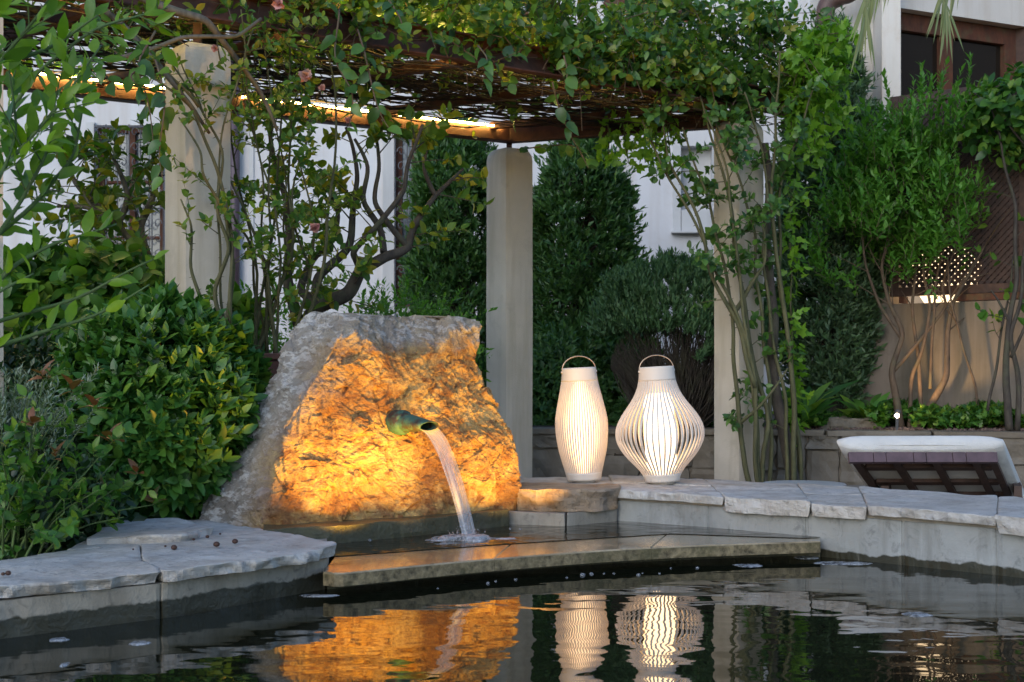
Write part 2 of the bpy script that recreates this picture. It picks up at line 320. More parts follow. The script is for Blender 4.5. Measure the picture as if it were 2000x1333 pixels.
class MB:
    def __init__(s): s.v = []; s.f = []; s.mi = []; s.cur = 0
    def add(s, vs, fs):
        k = len(s.v); s.v.extend([tuple(v) for v in vs]); s.f.extend([tuple(i + k for i in f) for f in fs]); s.mi.extend([s.cur] * len(fs)); return s
    def box(s, c, d, rz=0, ry=0, rx=0, M=None):
        M = M or (Matrix.Rotation(rz, 3, 'Z') @ Matrix.Rotation(ry, 3, 'Y') @ Matrix.Rotation(rx, 3, 'X'))
        c = Vector(c); vs = []
        for i in (-1, 1):
            for j in (-1, 1):
                for k in (-1, 1): vs.append(c + M @ Vector((i * d[0] / 2, j * d[1] / 2, k * d[2] / 2)))
        return s.add(vs, [(0, 1, 3, 2), (4, 6, 7, 5), (0, 4, 5, 1), (2, 3, 7, 6), (0, 2, 6, 4), (1, 5, 7, 3)])
    def bar(s, a, b, w, h, up=(0, 0, 1)):
        a, b = Vector(a), Vector(b); d = (b - a); L = d.length; d.normalize()
        sd_ = d.cross(Vector(up)).normalized(); u = sd_.cross(d)
        return s.box((a + b) / 2, (L, w, h), M=Matrix((d, sd_, u)).transposed())
    def tube(s, pts, rad, n=6, cap=True):
        pts = [Vector(p) for p in pts]; m = len(pts)
        if not isinstance(rad, (list, tuple, np.ndarray)): rad = [rad] * m
        t0 = (pts[1] - pts[0]).normalized(); u = t0.orthogonal().normalized(); vs = []
        for i, p in enumerate(pts):
            t = (pts[min(i + 1, m - 1)] - pts[max(i - 1, 0)]).normalized()
            u = (u - t * u.dot(t));
            if u.length < 1e-5: u = t.orthogonal()
            u.normalize(); w = t.cross(u)
            for k in range(n):
                a = 2 * math.pi * k / n; vs.append(p + (u * math.cos(a) + w * math.sin(a)) * rad[i])
        fs = []
        for i in range(m - 1):
            for k in range(n):
                k2 = (k + 1) % n; fs.append((i * n + k, i * n + k2, (i + 1) * n + k2, (i + 1) * n + k))
        if cap: fs.append(tuple(range(n - 1, -1, -1))); fs.append(tuple((m - 1) * n + k for k in range(n)))
        return s.add(vs, fs)
    def lathe(s, prof, n=24, c=(0, 0, 0), closed=False):
        vs = []; m = len(prof); c = Vector(c)
        for (r, z) in prof:
            for k in range(n):
                a = 2 * math.pi * k / n; vs.append(c + Vector((r * math.cos(a), r * math.sin(a), z)))
        fs = [(i * n + k, i * n + (k + 1) % n, (i + 1) * n + (k + 1) % n, (i + 1) * n + k) for i in range(m - 1) for k in range(n)]
        if closed: fs += [((m - 1) * n + k, (m - 1) * n + (k + 1) % n, (k + 1) % n, k) for k in range(n)]
        return s.add(vs, fs)
    def prism(s, poly, z0, z1):
        n = len(poly); vs = [(x, y, z0) for x, y in poly] + [(x, y, z1) for x, y in poly]
        return s.add(vs, [tuple(range(n - 1, -1, -1)), tuple(range(n, 2 * n))] + [(i, (i + 1) % n, n + (i + 1) % n, n + i) for i in range(n)])
    def build(s, name, mats, parent=None, smooth=False, bevel=0.0, kind=None, label=None, cat=None, group=None, recalc=True):
        off = WL[parent.name] if parent is not None else Vector((0, 0, 0))
        origin = Vector((0, 0, 0))
        if parent is None and s.v:
            A = np.array(s.v); origin = Vector((A[:, 0].mean(), A[:, 1].mean(), A[:, 2].min())); off = origin
        me = bpy.data.meshes.new(name); me.from_pydata([(v[0] - off[0], v[1] - off[1], v[2] - off[2]) for v in s.v], [], s.f)
        ml = mats if isinstance(mats, (list, tuple)) else [mats]
        if len(ml) > 1: me.polygons.foreach_set('material_index', s.mi)
        if recalc:
            bm = bmesh.new(); bm.from_mesh(me); bmesh.ops.recalc_face_normals(bm, faces=bm.faces)
            if bevel:
                bmesh.ops.bevel(bm, geom=list(bm.edges), offset=bevel, segments=2, affect='EDGES', profile=.6)
            bm.to_mesh(me); bm.free()
        me.polygons.foreach_set('use_smooth', [smooth] * len(me.polygons))
        if hasattr(s, 'flat_from'):
            for k in range(s.flat_from, s.flat_to): me.polygons[k].use_smooth = False
        me.update()
        o = link(name, me, ml, parent)
        if parent is None: o.location = origin; WL[o.name] = origin
        return tag(o, label, cat, group, kind)

def cr(pts, n=6):
    """Catmull-Rom through pts (Vectors), n samples a span"""
    P = [Vector(p) for p in pts]; P = [P[0] * 2 - P[1]] + P + [P[-1] * 2 - P[-2]]; out = []
    for i in range(1, len(P) - 2):
        for k in range(n):
            t = k / n; a, b, c, d = P[i - 1], P[i], P[i + 1], P[i + 2]
            out.append(.5 * ((2 * b) + (c - a) * t + (2 * a - 5 * b + 4 * c - d) * t * t + (3 * b - a - 3 * c + d) * t ** 3))
    out.append(P[-2]); return out
def bend(pts, n=6):
    P = [Vector(p) for p in pts]; out = []
    for a, b in zip(P, P[1:]): out += [a.lerp(b, k / n) for k in range(n)]
    out.append(P[-1])
    for _ in range(2): out = [out[0]] + [(out[i - 1] + out[i] * 2 + out[i + 1]) / 4 for i in range(1, len(out) - 1)] + [out[-1]]
    return out
def wob(pts, amp, fr=3.0, seed=0.0):
    return [p + Vector((mn.noise(p * fr + Vector((seed, 0, 0))), mn.noise(p * fr + Vector((9, seed, 0))), mn.noise(p * fr + Vector((0, 5, seed))))) * amp for p in pts]
def taper(n, a, b): return [lerp(a, b, i / max(1, n - 1)) for i in range(n)]

# ------------------------------------------------------------------ leaves
def norm(a): return a / np.maximum(np.linalg.norm(a, axis=-1, keepdims=True), 1e-9)
def tmpl(kind, w, curl=.12, fold=.25):
    if kind == 'low':
        V = [(0, 0, 0), (.45, w, w * fold), (.45, 0, 0), (.45, -w, w * fold), (1, 0, -curl)]
        Fc = [(0, 2, 1), (0, 3, 2), (1, 2, 4), (2, 3, 4)]
    elif kind == 'ivy':
        o = [(.0, .0), (-.08, .35), (.22, .52), (.34, .28), (.62, .36), (.6, .17), (1, 0)]
        R_ = [(x, y * w * 2, abs(y) * w * fold - curl * x * x) for x, y in o]; Lf = [(x, -y, z) for x, y, z in R_[1:-1]]
        V = [R_[0]] + R_[1:-1] + [R_[-1]] + Lf + [(.35, 0, -.02)]
        n = len(o); c = len(V) - 1; ring = list(range(0, n)) + list(range(len(V) - 2, n - 1, -1))
        Fc = [(c, ring[i], ring[(i + 1) % len(ring)]) for i in range(len(ring))]
    else:
        prof = {'hi': [(.0, 0), (.18, .68), (.42, 1), (.72, .72), (1, 0)], 'round': [(.0, 0), (.12, .72), (.38, 1), (.7, .8), (1, 0)]}[kind]
        V = []; ids = []
        for t, h in prof:
            zc = -curl * t * t * 1.6
            if h == 0: ids.append((len(V),)); V.append((t, 0, zc))
            else:
                ids.append((len(V), len(V) + 1, len(V) + 2)); V += [(t, h * w, zc + h * w * fold), (t, 0, zc), (t, -h * w, zc + h * w * fold)]
        Fc = []
        for a, b in zip(ids, ids[1:]):
            if len(a) == 1: Fc += [(a[0], b[1], b[0]), (a[0], b[2], b[1])]
            elif len(b) == 1: Fc += [(a[0], a[1], b[0]), (a[1], a[2], b[0])]
            else: Fc += [(a[0], a[1], b[1]), (a[0], b[1], b[0]), (a[1], a[2], b[2]), (a[1], b[2], b[1])]
    return np.array(V, float), np.array(Fc, int)
LEAF_CACHE = {}
def foliage(parent, P, D, N, L, kind='low', w=.25, mat=None, nparts=0, name='foliage', curl=.12, label=None):
    """one joined mesh of leaves and, for the nparts that show largest, leaves of their own"""
    P = np.asarray(P, float); D = norm(np.asarray(D, float)); N = np.asarray(N, float)
    N = norm(N - D * np.sum(N * D, axis=1, keepdims=True)); S = np.cross(N, D)
    L = np.broadcast_to(np.asarray(L, float), (len(P),)).copy()
    V, Fc = tmpl(kind, w, curl)
    off = np.array(WL[parent.name]) if parent is not None else np.zeros(3)
    if nparts:
        px = 1000 + P[:, 0] / P[:, 1] * F; py = 740 - (P[:, 2] - EYE) / P[:, 1] * F
        inside = (px > 5) & (px < 1995) & (py > 5) & (py < 1328)
        score = -P[:, 1] + .15 * RNG.random(len(P)) + np.where(inside, 0, -100)
        idx = np.argsort(-score)[:nparts]; idx = idx[inside[idx]]
        key = (kind, round(w, 3), mat.name)
        if key not in LEAF_CACHE:
            LEAF_CACHE[key] = []
            for c in (curl * .4, curl, curl * 1.9):
                v2, f2 = tmpl(kind, w, c); me = np_mesh('leaf', v2, [f2]); me.materials.append(mat); LEAF_CACHE[key].append(me)
        for j, i in enumerate(idx):
            o = bpy.data.objects.new('leaf', LEAF_CACHE[key][j % 3]); C.objects.link(o); o.parent = parent
            X, Sv, Nv = Vector(D[i] * L[i]), Vector(S[i] * L[i]), Vector(N[i] * L[i])
            m = Matrix((X, Sv, Nv)).transposed().to_4x4(); m.translation = Vector(P[i] - off); o.matrix_basis = m
            if label: o['label'] = label
        keep = np.ones(len(P), bool); keep[idx] = False; P, D, N, S, L = P[keep], D[keep], N[keep], S[keep], L[keep]
    if len(P) == 0: return None
    Lw = L[:, None, None]; cz = (0.4 + 1.3 * RNG.random(len(P)))[:, None, None]
    VV = P[:, None, :] - off + Lw * (V[None, :, 0:1] * D[:, None, :] + V[None, :, 1:2] * (.7 + .6 * RNG.random(len(P)))[:, None, None] * S[:, None, :] + cz * V[None, :, 2:3] * N[:, None, :])
    FF = Fc[None] + (np.arange(len(P)) * len(V))[:, None, None]
    me = np_mesh(name, VV.reshape(-1, 3), [FF.reshape(-1, Fc.shape[1])])
    o = link(name, me, mat, parent); o['kind'] = 'stuff'; return o
def sprigs(O, Dr, n, length, leafL, spread=.9, up=.25, jit=.25, droop=0.0, alt=2.4):
    """leaves set round short shoots: returns P, D, N, L"""
    O = np.asarray(O, float); Dr = norm(np.asarray(Dr, float)); m = len(O)
    ref = norm(np.cross(Dr, norm(RNG.normal(size=(m, 3))))); ref2 = np.cross(Dr, ref)
    k = np.arange(n)[None, :]; ph = k * alt + RNG.random((m, 1)) * 6.28
    rad = np.cos(ph)[..., None] * ref[:, None] + np.sin(ph)[..., None] * ref2[:, None]
    ln = (length * (.7 + .6 * RNG.random((m, 1))))
    t = (k + .5) / n
    P = O[:, None] + Dr[:, None] * (t * ln)[..., None]; P[..., 2] -= droop * (t ** 2) * ln
    D = Dr[:, None] * (.35 + .65 * t)[..., None] + rad * (spread * (1.15 - .5 * t))[..., None] + RNG.normal(size=(m, n, 3)) * jit
    D[..., 2] += up
    D = norm(D); N = Dr[:, None] + RNG.normal(size=(m, n, 3)) * jit + np.array([0, 0, .35])
    L = leafL * (.65 + .6 * RNG.random((m, n)))
    return P.reshape(-1, 3), D.reshape(-1, 3), N.reshape(-1, 3), L.ravel()
def nz(P, fr, seed=0):
    return np.array([mn.noise(Vector(p) * fr + Vector((seed, seed * .7, 0))) for p in P])
def ell(c, r, n, inner=.7, rough=.18, fr=2.5, seed=1, zmin=-1.0, thin=0.0):
    """points and outward directions in the outer shell of a lumpy ellipsoid"""
    d = norm(RNG.normal(size=(n, 3))); d = d[d[:, 2] > zmin]; r = np.array(r, float)
    lump = 1 + rough * nz(d * r, fr / max(r) * 1.2, seed) * 1.6
    rad = (inner + (1 - inner) * RNG.random(len(d)) ** .6) * lump
    P = np.array(c) + d * r * rad[:, None]; D = norm(d / r)
    if thin: k = nz(P, 4.0 / max(r), seed + 3) > -1 + thin; P, D = P[k], D[k]
    return P, D
def column(cx, cy, z0, z1, prof, n, inner=.72, rough=.12, fr=2.5, seed=1, flat=1.0):
    t = RNG.random(n); a = RNG.random(n) * 6.2832; r = np.interp(t, [p[0] for p in prof], [p[1] for p in prof])
    dx, dy = np.cos(a), np.sin(a) * flat
    base = np.stack([cx + dx * r, cy + dy * r, z0 + t * (z1 - z0)], 1)
    lump = 1 + rough * nz(base, fr, seed) * 1.8
    rr = r * lump * (inner + (1 - inner) * RNG.random(n) ** .6)
    rr = np.where(t > .9, rr * RNG.random(n) ** .5, rr)
    P = np.stack([cx + dx * rr, cy + dy * rr, z0 + t * (z1 - z0) + .06 * RNG.normal(size=n)], 1)
    D = norm(np.stack([dx, dy, np.where(t > .85, .9, .35) * np.ones(n)], 1)); return P, D
def along(paths, step, start=.15, end=1.0):
    """points on polylines: positions and tangents"""
    Ps, Ts = [], []
    for pts in paths:
        A = np.array([tuple(p) for p in pts]); d = np.linalg.norm(np.diff(A, axis=0), axis=1); s = np.concatenate([[0], np.cumsum(d)])
        q = np.arange(s[-1] * start, s[-1] * end, step)
        if len(q) == 0: continue
        q = q + RNG.normal(size=len(q)) * step * .25
        Pq = np.stack([np.interp(q, s, A[:, i]) for i in range(3)], 1); Pq2 = np.stack([np.interp(q + .01, s, A[:, i]) for i in range(3)], 1)
        Ps.append(Pq); Ts.append(norm(Pq2 - Pq + 1e-6))
    return np.concatenate(Ps), np.concatenate(Ts)
def rand_dirs(T, out=1.0, up=0.2, fwd=.5):
    n = len(T); r = norm(np.cross(T, RNG.normal(size=(n, 3)))); D = T * fwd + r * out; D[:, 2] += up; return norm(D)

# ------------------------------------------------------------------ stone helpers
def stone_slab(poly, z0, z1, seed=0, seg=.02, edge=.018, top=.006, rows=5, under=.3, fr=9, fdir=None, back=.2):
    pts = []; n = len(poly)
    for i in range(n):
        a, b = Vector(poly[i]), Vector(poly[(i + 1) % n]); k = max(2, int((b - a).length / seg))
        pts += [a.lerp(b, j / k) for j in range(k)]
    # soften the corners a little
    m = len(pts)
    pts = [(pts[i - 1] + pts[i] * 4 + pts[(i + 1) % m]) / 6 for i in range(m)]
    cen = sum(pts, Vector((0, 0))) / m; vs = []; fs = []
    def row(scale, z, jr, jz):
        for p in pts:
            d = (p - cen); dn = d.normalized()
            q = cen + d * scale
            e = jr * (mn.noise(Vector((p.x * fr, p.y * fr, z * 14 + seed))) + .6 * mn.noise(Vector((p.x * fr * 3, p.y * fr * 3, z * 30 + seed))) + .8 * abs(mn.noise(Vector((p.x * 3, p.y * 3, seed + z * 6)))))
            if fdir is not None: e *= back + (1 - back) * min(1, max(0, (dn.x * fdir[0] + dn.y * fdir[1]) * 2.5 - .6))
            q = q + dn * e
            zz = z + jz * (mn.noise(Vector((q.x * 4, q.y * 4, seed))) * 1.3 + .6 * mn.noise(Vector((q.x * 13, q.y * 13, seed))))
            vs.append((q.x, q.y, zz))
    R_ = 0
    tops = [.02, .2, .4, .6, .75, .86, .94, .985]
    for s_ in tops: row(s_, z1, 0, top)
    row(1.0, z1 - top * .3, edge * .8, top * .9)
    for k in range(1, rows + 1):
        t = k / rows; sc_ = 1.0 - under * .06 * t * t; row(sc_, lerp(z1, z0, t) - (0 if k < rows else 0), edge, top * .5)
    row(.9, z0 - .001, 0, 0)
    nr = len(tops) + 1 + rows + 1
    for r in range(nr - 1):
        for i in range(m):
            j = (i + 1) % m; fs.append((r * m + i, r * m + j, (r + 1) * m + j, (r + 1) * m + i))
    vs.append((cen.x, cen.y, z1)); fs += [(len(vs) - 1, (i + 1) % m, i) for i in range(m)]
    fs.append(tuple((nr - 1) * m + i for i in range(m)))
    mb = MB().add(vs, fs); mb.flat_from = (len(tops)) * m; mb.flat_to = (nr - 1) * m; return mb
def wall_strip(a, b, z0, z1, th, side=1):
    """a plain wall block between plan points a and b, its face on the a-b line, thickness behind"""
    a, b = Vector(a), Vector(b); d = (b - a).normalized(); nn = Vector((-d.y, d.x)) * side * th
    return [tuple(a), tuple(b), tuple(b + nn), tuple(a + nn)], z0, z1

# ================================================================== SETTING
POND = [(-.70, 5.42), (-.72, 5.6), (-.78, 6.16), (-.03, 6.93), (.26, 6.85), (.52, 7.1), (.97, 6.78), (1.40, 6.38), (1.75, 6.03), (2.07, 5.69), (2.63, 5.02), (3.2, 4.1), (3.4, 2.6),
        (3.0, 1.2), (1.6, .45), (-.6, .4), (-2.2, 1.0), (-3.0, 2.2), (-2.75, 3.3), (-1.93, 4.02), (-1.38, 4.53), (-1.06, 4.8)]
def sheet(name, outline, holes, z, mat, label=None, off=0):
    bm = bmesh.new()
    for loop in [outline] + holes:
        vs = [bm.verts.new((x, y, z)) for x, y in loop]
        for i in range(len(vs)): bm.edges.new((vs[i], vs[(i + 1) % len(vs)]))
    bmesh.ops.triangle_fill(bm, edges=bm.edges[:], use_beauty=True, use_dissolve=False)
    bmesh.ops.recalc_face_normals(bm, faces=bm.faces)
    for f in bm.faces:
        if f.normal.z < 0: f.normal_flip()
    me = bpy.data.meshes.new(name); bm.to_mesh(me); bm.free()
    o = link(name, me, mat); o['kind'] = 'structure'
    if label: o['label'] = label
    return o
def grow(poly, d):
    c = Vector((.2, 4.0)); return [tuple(Vector(p) + (Vector(p) - c).normalized() * d) for p in poly]
HOLE = grow(POND, .10)
sheet('ground', [(-400, -400), (400, -400), (400, 600), (-400, 600)], [HOLE], 0.03, MAT['soil'], 'dark garden soil spreading around the pond')
sheet('terrace', [(.0, 7.5), (.75, 7.4), (1.6, 6.7), (2.4, 5.9), (3.6, 4.4), (9, 4.4), (9, 10.25), (.0, 10.25)], [], 0.034, MAT['terrace'], 'pale paved terrace behind the right pond wall')
sheet('pond_floor', grow(POND, .3), [], -.6, MAT['soil'])
sheet('pond_water', grow(POND, .03), [], 0.0, MAT['pond'], 'dark rippled pond water mirroring the lanterns')
BASIN = [(-.70, 5.5), (-.74, 5.86), (.02, 6.2), (.73, 6.58), (1.34, 6.34), (1.46, 6.42), (1.0, 6.82), (.53, 7.13), (.27, 6.9), (-.03, 6.97), (-.8, 6.2), (-.76, 5.9)]
sheet('basin_water', [(-.72, 5.7), (.02, 6.16), (.73, 6.54), (1.30, 6.36), (1.46, 6.42), (1.0, 6.82), (.53, 7.13), (.27, 6.9), (-.03, 6.97), (-.82, 6.2)], [], 0.088, MAT['basin'], 'shallow dark water of the upper fountain basin')

# raised planting bed on the right, behind its retaining wall
BED_Z = .42
mb = MB(); mb.prism([(1.0, 10.72), (1.9, 10.52), (3.0, 10.2), (6.5, 9.55), (6.5, 17), (-.2, 17), (-.2, 10.9)], -.05, BED_Z)
mb.build('planting_bed', MAT['soil'], kind='structure', label='raised soil bed behind the low stone retaining wall')

# ------------------------------------------------------------------ pond walls
fr_ = [(.52, 7.10), (.95, 6.75), (1.37, 6.35), (1.72, 6.0), (2.04, 5.66), (2.6, 5.0), (3.2, 4.1), (3.4, 2.6)]
bk_ = [(.55, 8.15), (1.0, 7.97), (1.55, 7.52), (2.0, 7.07), (2.4, 6.62), (3.1, 5.8), (3.9, 4.6), (4.2, 2.6)]
t = thing('pond_wall', (1.2, 6.9, 0), 'pale flagstone topped pond wall curving along the right side of the water', 'wall')
CZ = .245
def qpt(i, u):
    """point between front/back lines at fractional index i"""
    k = min(int(i), len(fr_) - 2); f = i - k
    a = Vector(fr_[k]).lerp(Vector(fr_[k + 1]), f); b = Vector(bk_[k]).lerp(Vector(bk_[k + 1]), f); return a.lerp(b, u)
cuts = [0, 1.12, 1.93, 2.5, 3.75, 4.8, 5.8, 6.9]
for i in range(len(cuts) - 1):
    a, b = cuts[i] + .005, cuts[i + 1] - .005; mid = [cuts[i] + (cuts[i + 1] - cuts[i]) * q for q in (.33, .66)]
    us = [0.0] + ([.52, 1.0] if i in (0, 2, 4) else [.6, 1.0] if i in (1, 3) else [1.0])
    for u0, u1 in zip(us, us[1:]):
        e0 = .0 if u0 == 0 else .004
        poly = [qpt(a, u0 + e0), qpt(mid[0], u0 + e0), qpt(mid[1], u0 + e0), qpt(b, u0 + e0), qpt(b, u1 - .004), qpt(mid[1], u1 - .004), qpt(mid[0], u1 - .004), qpt(a, u1 - .004)]
        zt = CZ + .003 * math.sin(i * 2.3 + u0 * 4)
        stone_slab([tuple(p) for p in poly], zt - .040 - .016 * ((i * 2) % 3), zt, seed=i * 3.1 + u0, edge=.018, top=.007, fdir=(-.7, -.7) if u0 == 0 else (0, 0)).build('coping_stone', MAT['coping'], t, smooth=True)
# platform stones behind the flat rock
stone_slab([(.03, 7.3), (.3, 7.3), (.51, 7.28), (.54, 7.7), (.28, 7.72), (.04, 7.7)], CZ - .06, CZ, 20).build('coping_stone', MAT['coping'], t, smooth=True)
stone_slab([(.04, 7.72), (.28, 7.74), (.54, 7.72), (.55, 8.12), (.25, 8.1), (.05, 8.05)], CZ - .06, CZ - .004, 21).build('coping_stone', MAT['coping'], t, smooth=True)
mb = MB()
mb.prism([tuple(qpt(x, .06)) for x in (0, 1, 2, 3, 4, 5, 6, 7)] + [tuple(qpt(x, .93)) for x in (7, 6, 5, 4, 3, 2, 1, 0)] + [(.08, 8.0), (.08, 7.35), (.45, 7.25)], -.1, CZ - .008)
mb.build('mortar_bed', MAT['mortar'], t)
blk = [0, 1.0, 1.98, 2.0, 2.86, 3.7, 4.6, 5.6, 6.9]
blk = [0, .98, 1.9, 2.85, 3.75, 4.7, 5.7, 6.9]
for a, b in zip(blk, blk[1:]):
    A = [qpt(lerp(a + .01, b - .01, q), .045) for q in (0, .25, .5, .75, 1)]; B = [qpt(lerp(b - .01, a + .01, q), .20) for q in (0, .25, .5, .75, 1)]
    stone_slab([tuple(p) for p in A + B], -.5, CZ - .056, seed=a * 7, edge=.006, rows=10, under=0, top=.001).build('wall_block', MAT['wall_block'], t, smooth=True)
mb = MB()
for a, b in zip(blk, blk[1:]):
    p, q = qpt(a, .052), qpt(b, .052); p2, q2 = qpt(a, .16), qpt(b, .16); mb.prism([tuple(p), tuple(q), tuple(q2), tuple(p2)], -.5, CZ - .062)
mb.build('mortar_joint', MAT['wall_block'], t)

t = thing('pond_wall', (-1.5, 5.0, 0), 'low pond wall with rough flagstone top in the left foreground', 'wall')
LZ = .165
gl = [(-2.75, 3.2), (-1.9, 4.05), (-1.35, 4.56), (-1.03, 4.83), (-.66, 5.38)]
LS = dict(top=.007, edge=.034, fdir=(.72, -.69), back=.12, fr=7)
stone_slab([(-2.75, 3.2), (-2.3, 3.65), (-1.9, 4.05), (-1.62, 4.31), (-1.66, 4.55), (-1.86, 4.9), (-2.3, 4.5), (-3.0, 3.75)], LZ - .038, LZ, 31, **LS).build('coping_stone', MAT['coping'], t, smooth=True)
stone_slab([(-1.615, 4.315), (-1.45, 4.465), (-1.27, 4.63), (-1.165, 4.72), (-1.30, 5.0), (-1.43, 5.45), (-1.66, 5.28), (-1.855, 4.905), (-1.655, 4.555)], LZ - .042, LZ - .003, 32, **LS).build('coping_stone', MAT['coping'], t, smooth=True)
stone_slab([(-1.16, 4.725), (-1.03, 4.85), (-.86, 5.08), (-.66, 5.38), (-.68, 5.49), (-.86, 5.75), (-1.05, 5.62), (-1.425, 5.455), (-1.295, 5.0)], LZ - .04, LZ, 33, **LS).build('coping_stone', MAT['coping'], t, smooth=True)
stone_slab([(-1.05, 5.625), (-.865, 5.755), (-1.0, 5.95), (-1.2, 6.2), (-1.42, 6.42), (-1.62, 6.25), (-1.68, 5.7), (-1.66, 5.29), (-1.43, 5.46)], LZ - .04, LZ - .002, 34, **LS).build('coping_stone', MAT['coping'], t, smooth=True)
for (a, b) in (((-2.72, 3.26), (-1.86, 4.10)), ((-1.85, 4.11), (-1.17, 4.745)), ((-1.165, 4.75), (-.70, 5.42))):
    pl, z0, z1 = wall_strip(a, b, 0, 0, .14); MID = [Vector(a).lerp(Vector(b), q) for q in (.25, .5, .75)]
    poly = [pl[0]] + [tuple(p) for p in MID] + [pl[1], pl[2], pl[3]]
    stone_slab(poly, -.5, LZ - .048, seed=a[0] * 3, edge=.007, rows=10, under=0, top=.001).build('wall_block', MAT['wall_low'], t, smooth=True)
mb = MB(); mb.prism([(-.712, 5.40), (-.715, 5.55), (-.80, 6.14), (-1.3, 6.2), (-1.45, 5.6), (-1.5, 4.75), (-1.2, 4.9)], -.5, LZ - .052); mb.build('wall_block', MAT['wall_low'], t)
mb = MB(); mb.prism([(-2.7, 3.4), (-1.9, 4.2), (-1.45, 4.7), (-1.6, 5.0), (-2.2, 4.4), (-3.0, 3.7)], -.1, LZ - .016); mb.build('mortar_bed', MAT['mortar'], t)
# raised stone on the back of the left coping
stone_slab([(-1.62, 5.42), (-1.30, 5.55), (-1.22, 5.82), (-1.45, 6.2), (-1.68, 6.1)], LZ - .01, LZ + .028, 40, edge=.03, top=.006, fr=6).build('flagstone', MAT['coping'], None, smooth=True, label='loose rough flagstone lying on the left pond wall below the round bush', cat='stone')
# remaining rim of the pond, off the frame to the near side
t = thing('pond_wall', (0, .4, 0), 'near rim of the pond below the viewpoint', 'wall')
rim = [(3.4, 2.6), (3.0, 1.2), (1.6, .45), (-.6, .4), (-2.2, 1.0), (-3.0, 2.2), (-2.75, 3.2)]
for i, (a, b) in enumerate(zip(rim, rim[1:])):
    A, B = Vector(a), Vector(b); d = (B - A).normalized(); o_ = Vector((d.y, -d.x)) * -.5
    if (A + o_ - Vector((.2, 4))).length < (A - Vector((.2, 4))).length: o_ = -o_
    stone_slab([tuple(A), tuple(A.lerp(B, .5)), tuple(B), tuple(B + o_), tuple(A + o_)], .02, .12, 50 + i).build('coping_stone', MAT['coping'], t, smooth=True)
    MB().prism([tuple(A), tuple(B), tuple(B + o_ * .4), tuple(A + o_ * .4)], -.5, .03).build('wall_block', MAT['wall_low'], t)

# basin back walls (dark, wet)
t = thing('basin_wall', (-.4, 6.6, 0), 'dark wet stone ledge under the fountain rock', 'wall')
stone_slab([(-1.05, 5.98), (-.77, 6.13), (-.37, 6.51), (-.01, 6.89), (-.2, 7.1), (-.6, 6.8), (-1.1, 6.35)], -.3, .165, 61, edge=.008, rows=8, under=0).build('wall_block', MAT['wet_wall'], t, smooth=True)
t2 = thing('basin_wall', (.3, 7.0, 0), 'short two sided block under the flat rock beside the basin', 'wall')
stone_slab([(-.03, 6.95), (.1, 6.92), (.255, 6.86), (.3, 7.2), (-.05, 7.3)], -.3, .15, 62, edge=.006, rows=8, under=0).build('wall_block', MAT['wall_low'], t2, smooth=True)
stone_slab([(.262, 6.865), (.4, 6.99), (.53, 7.11), (.5, 7.3), (.305, 7.2)], -.3, .15, 63, edge=.006, rows=8, under=0).build('wall_block', MAT['wall_low'], t2, smooth=True)
stone_slab([(.0, 7.02), (.12, 6.93), (.27, 6.90), (.42, 6.95), (.54, 7.08), (.53, 7.28), (.3, 7.36), (.05, 7.33)], .152, .262, 64, edge=.022, top=.008, rows=8, under=1.2, fr=7).build('flat_rock', MAT['flat_rock'], None, smooth=True, label='flat brown rock wedged between the fountain boulder and the lanterns', cat='rock')

# spill slab: three wet stone pieces over the pond
t = thing('spillway', (.3, 6.0, 0), 'wet travertine ledge spilling from the basin into the pond', 'spillway')
fs_ = cr([Vector((-.70, 5.18, 0)), Vector((-.07, 5.66, 0)), Vector((.59, 6.03, 0)), Vector((1.36, 6.27, 0))], 8)
bs_ = cr([Vector((-.72, 5.9, 0)), Vector((.0, 6.2, 0)), Vector((.72, 6.58, 0)), Vector((1.38, 6.37, 0))], 8)
for (i0, i1) in ((0, 8), (8, 16), (16, 24)):
    A = [fs_[i].xy.copy() for i in range(i0, i1 + 1)]; B = [bs_[i].xy.copy() for i in range(i1, i0 - 1, -1)]
    g = .0015
    A[0] = A[0].lerp(A[1], g * 10) if i0 else A[0]; B[-1] = B[-1].lerp(B[-2], g * 10) if i0 else B[-1]
    P_ = A + B
    if i0 == 0:
        P_[0] = Vector((-.655, 5.24)); P_ = [Vector((-.70, 5.27))] + P_
    mb = MB(); n = len(P_); fa = [(p.x, p.y) for p in P_]
    cxy = sum(P_, Vector((0, 0))) / n
    mb.cur = 0
    ins = [tuple(p + (cxy - p).normalized() * .006) for p in P_]
    vs = [(x, y, .085) for x, y in ins] + [(x, y, .079) for x, y in fa] + [(x, y, .034) for x, y in fa]
    mb.add(vs, [tuple(range(n))]); mb.cur = 0
    mb.f += [(i, n + i, n + (i + 1) % n, (i + 1) % n) for i in range(n)]; mb.mi += [0] * n
    mb.f += [(n + i, 2 * n + i, 2 * n + (i + 1) % n, n + (i + 1) % n) for i in range(n)]; mb.mi += [1] * n
    mb.f += [tuple(2 * n + i for i in range(n - 1, -1, -1))]; mb.mi += [1]
    mb.build('stone_piece', [MAT['slab'], MAT['slab_edge']], t)
mb = MB(); sup = [tuple(p.xy + Vector((-.08, .16))) for p in fs_[1:]] + [tuple(p.xy) for p in bs_[::-1]]
mb.prism(sup, -.5, .03); mb.build('support', MAT['wet_wall'], t)

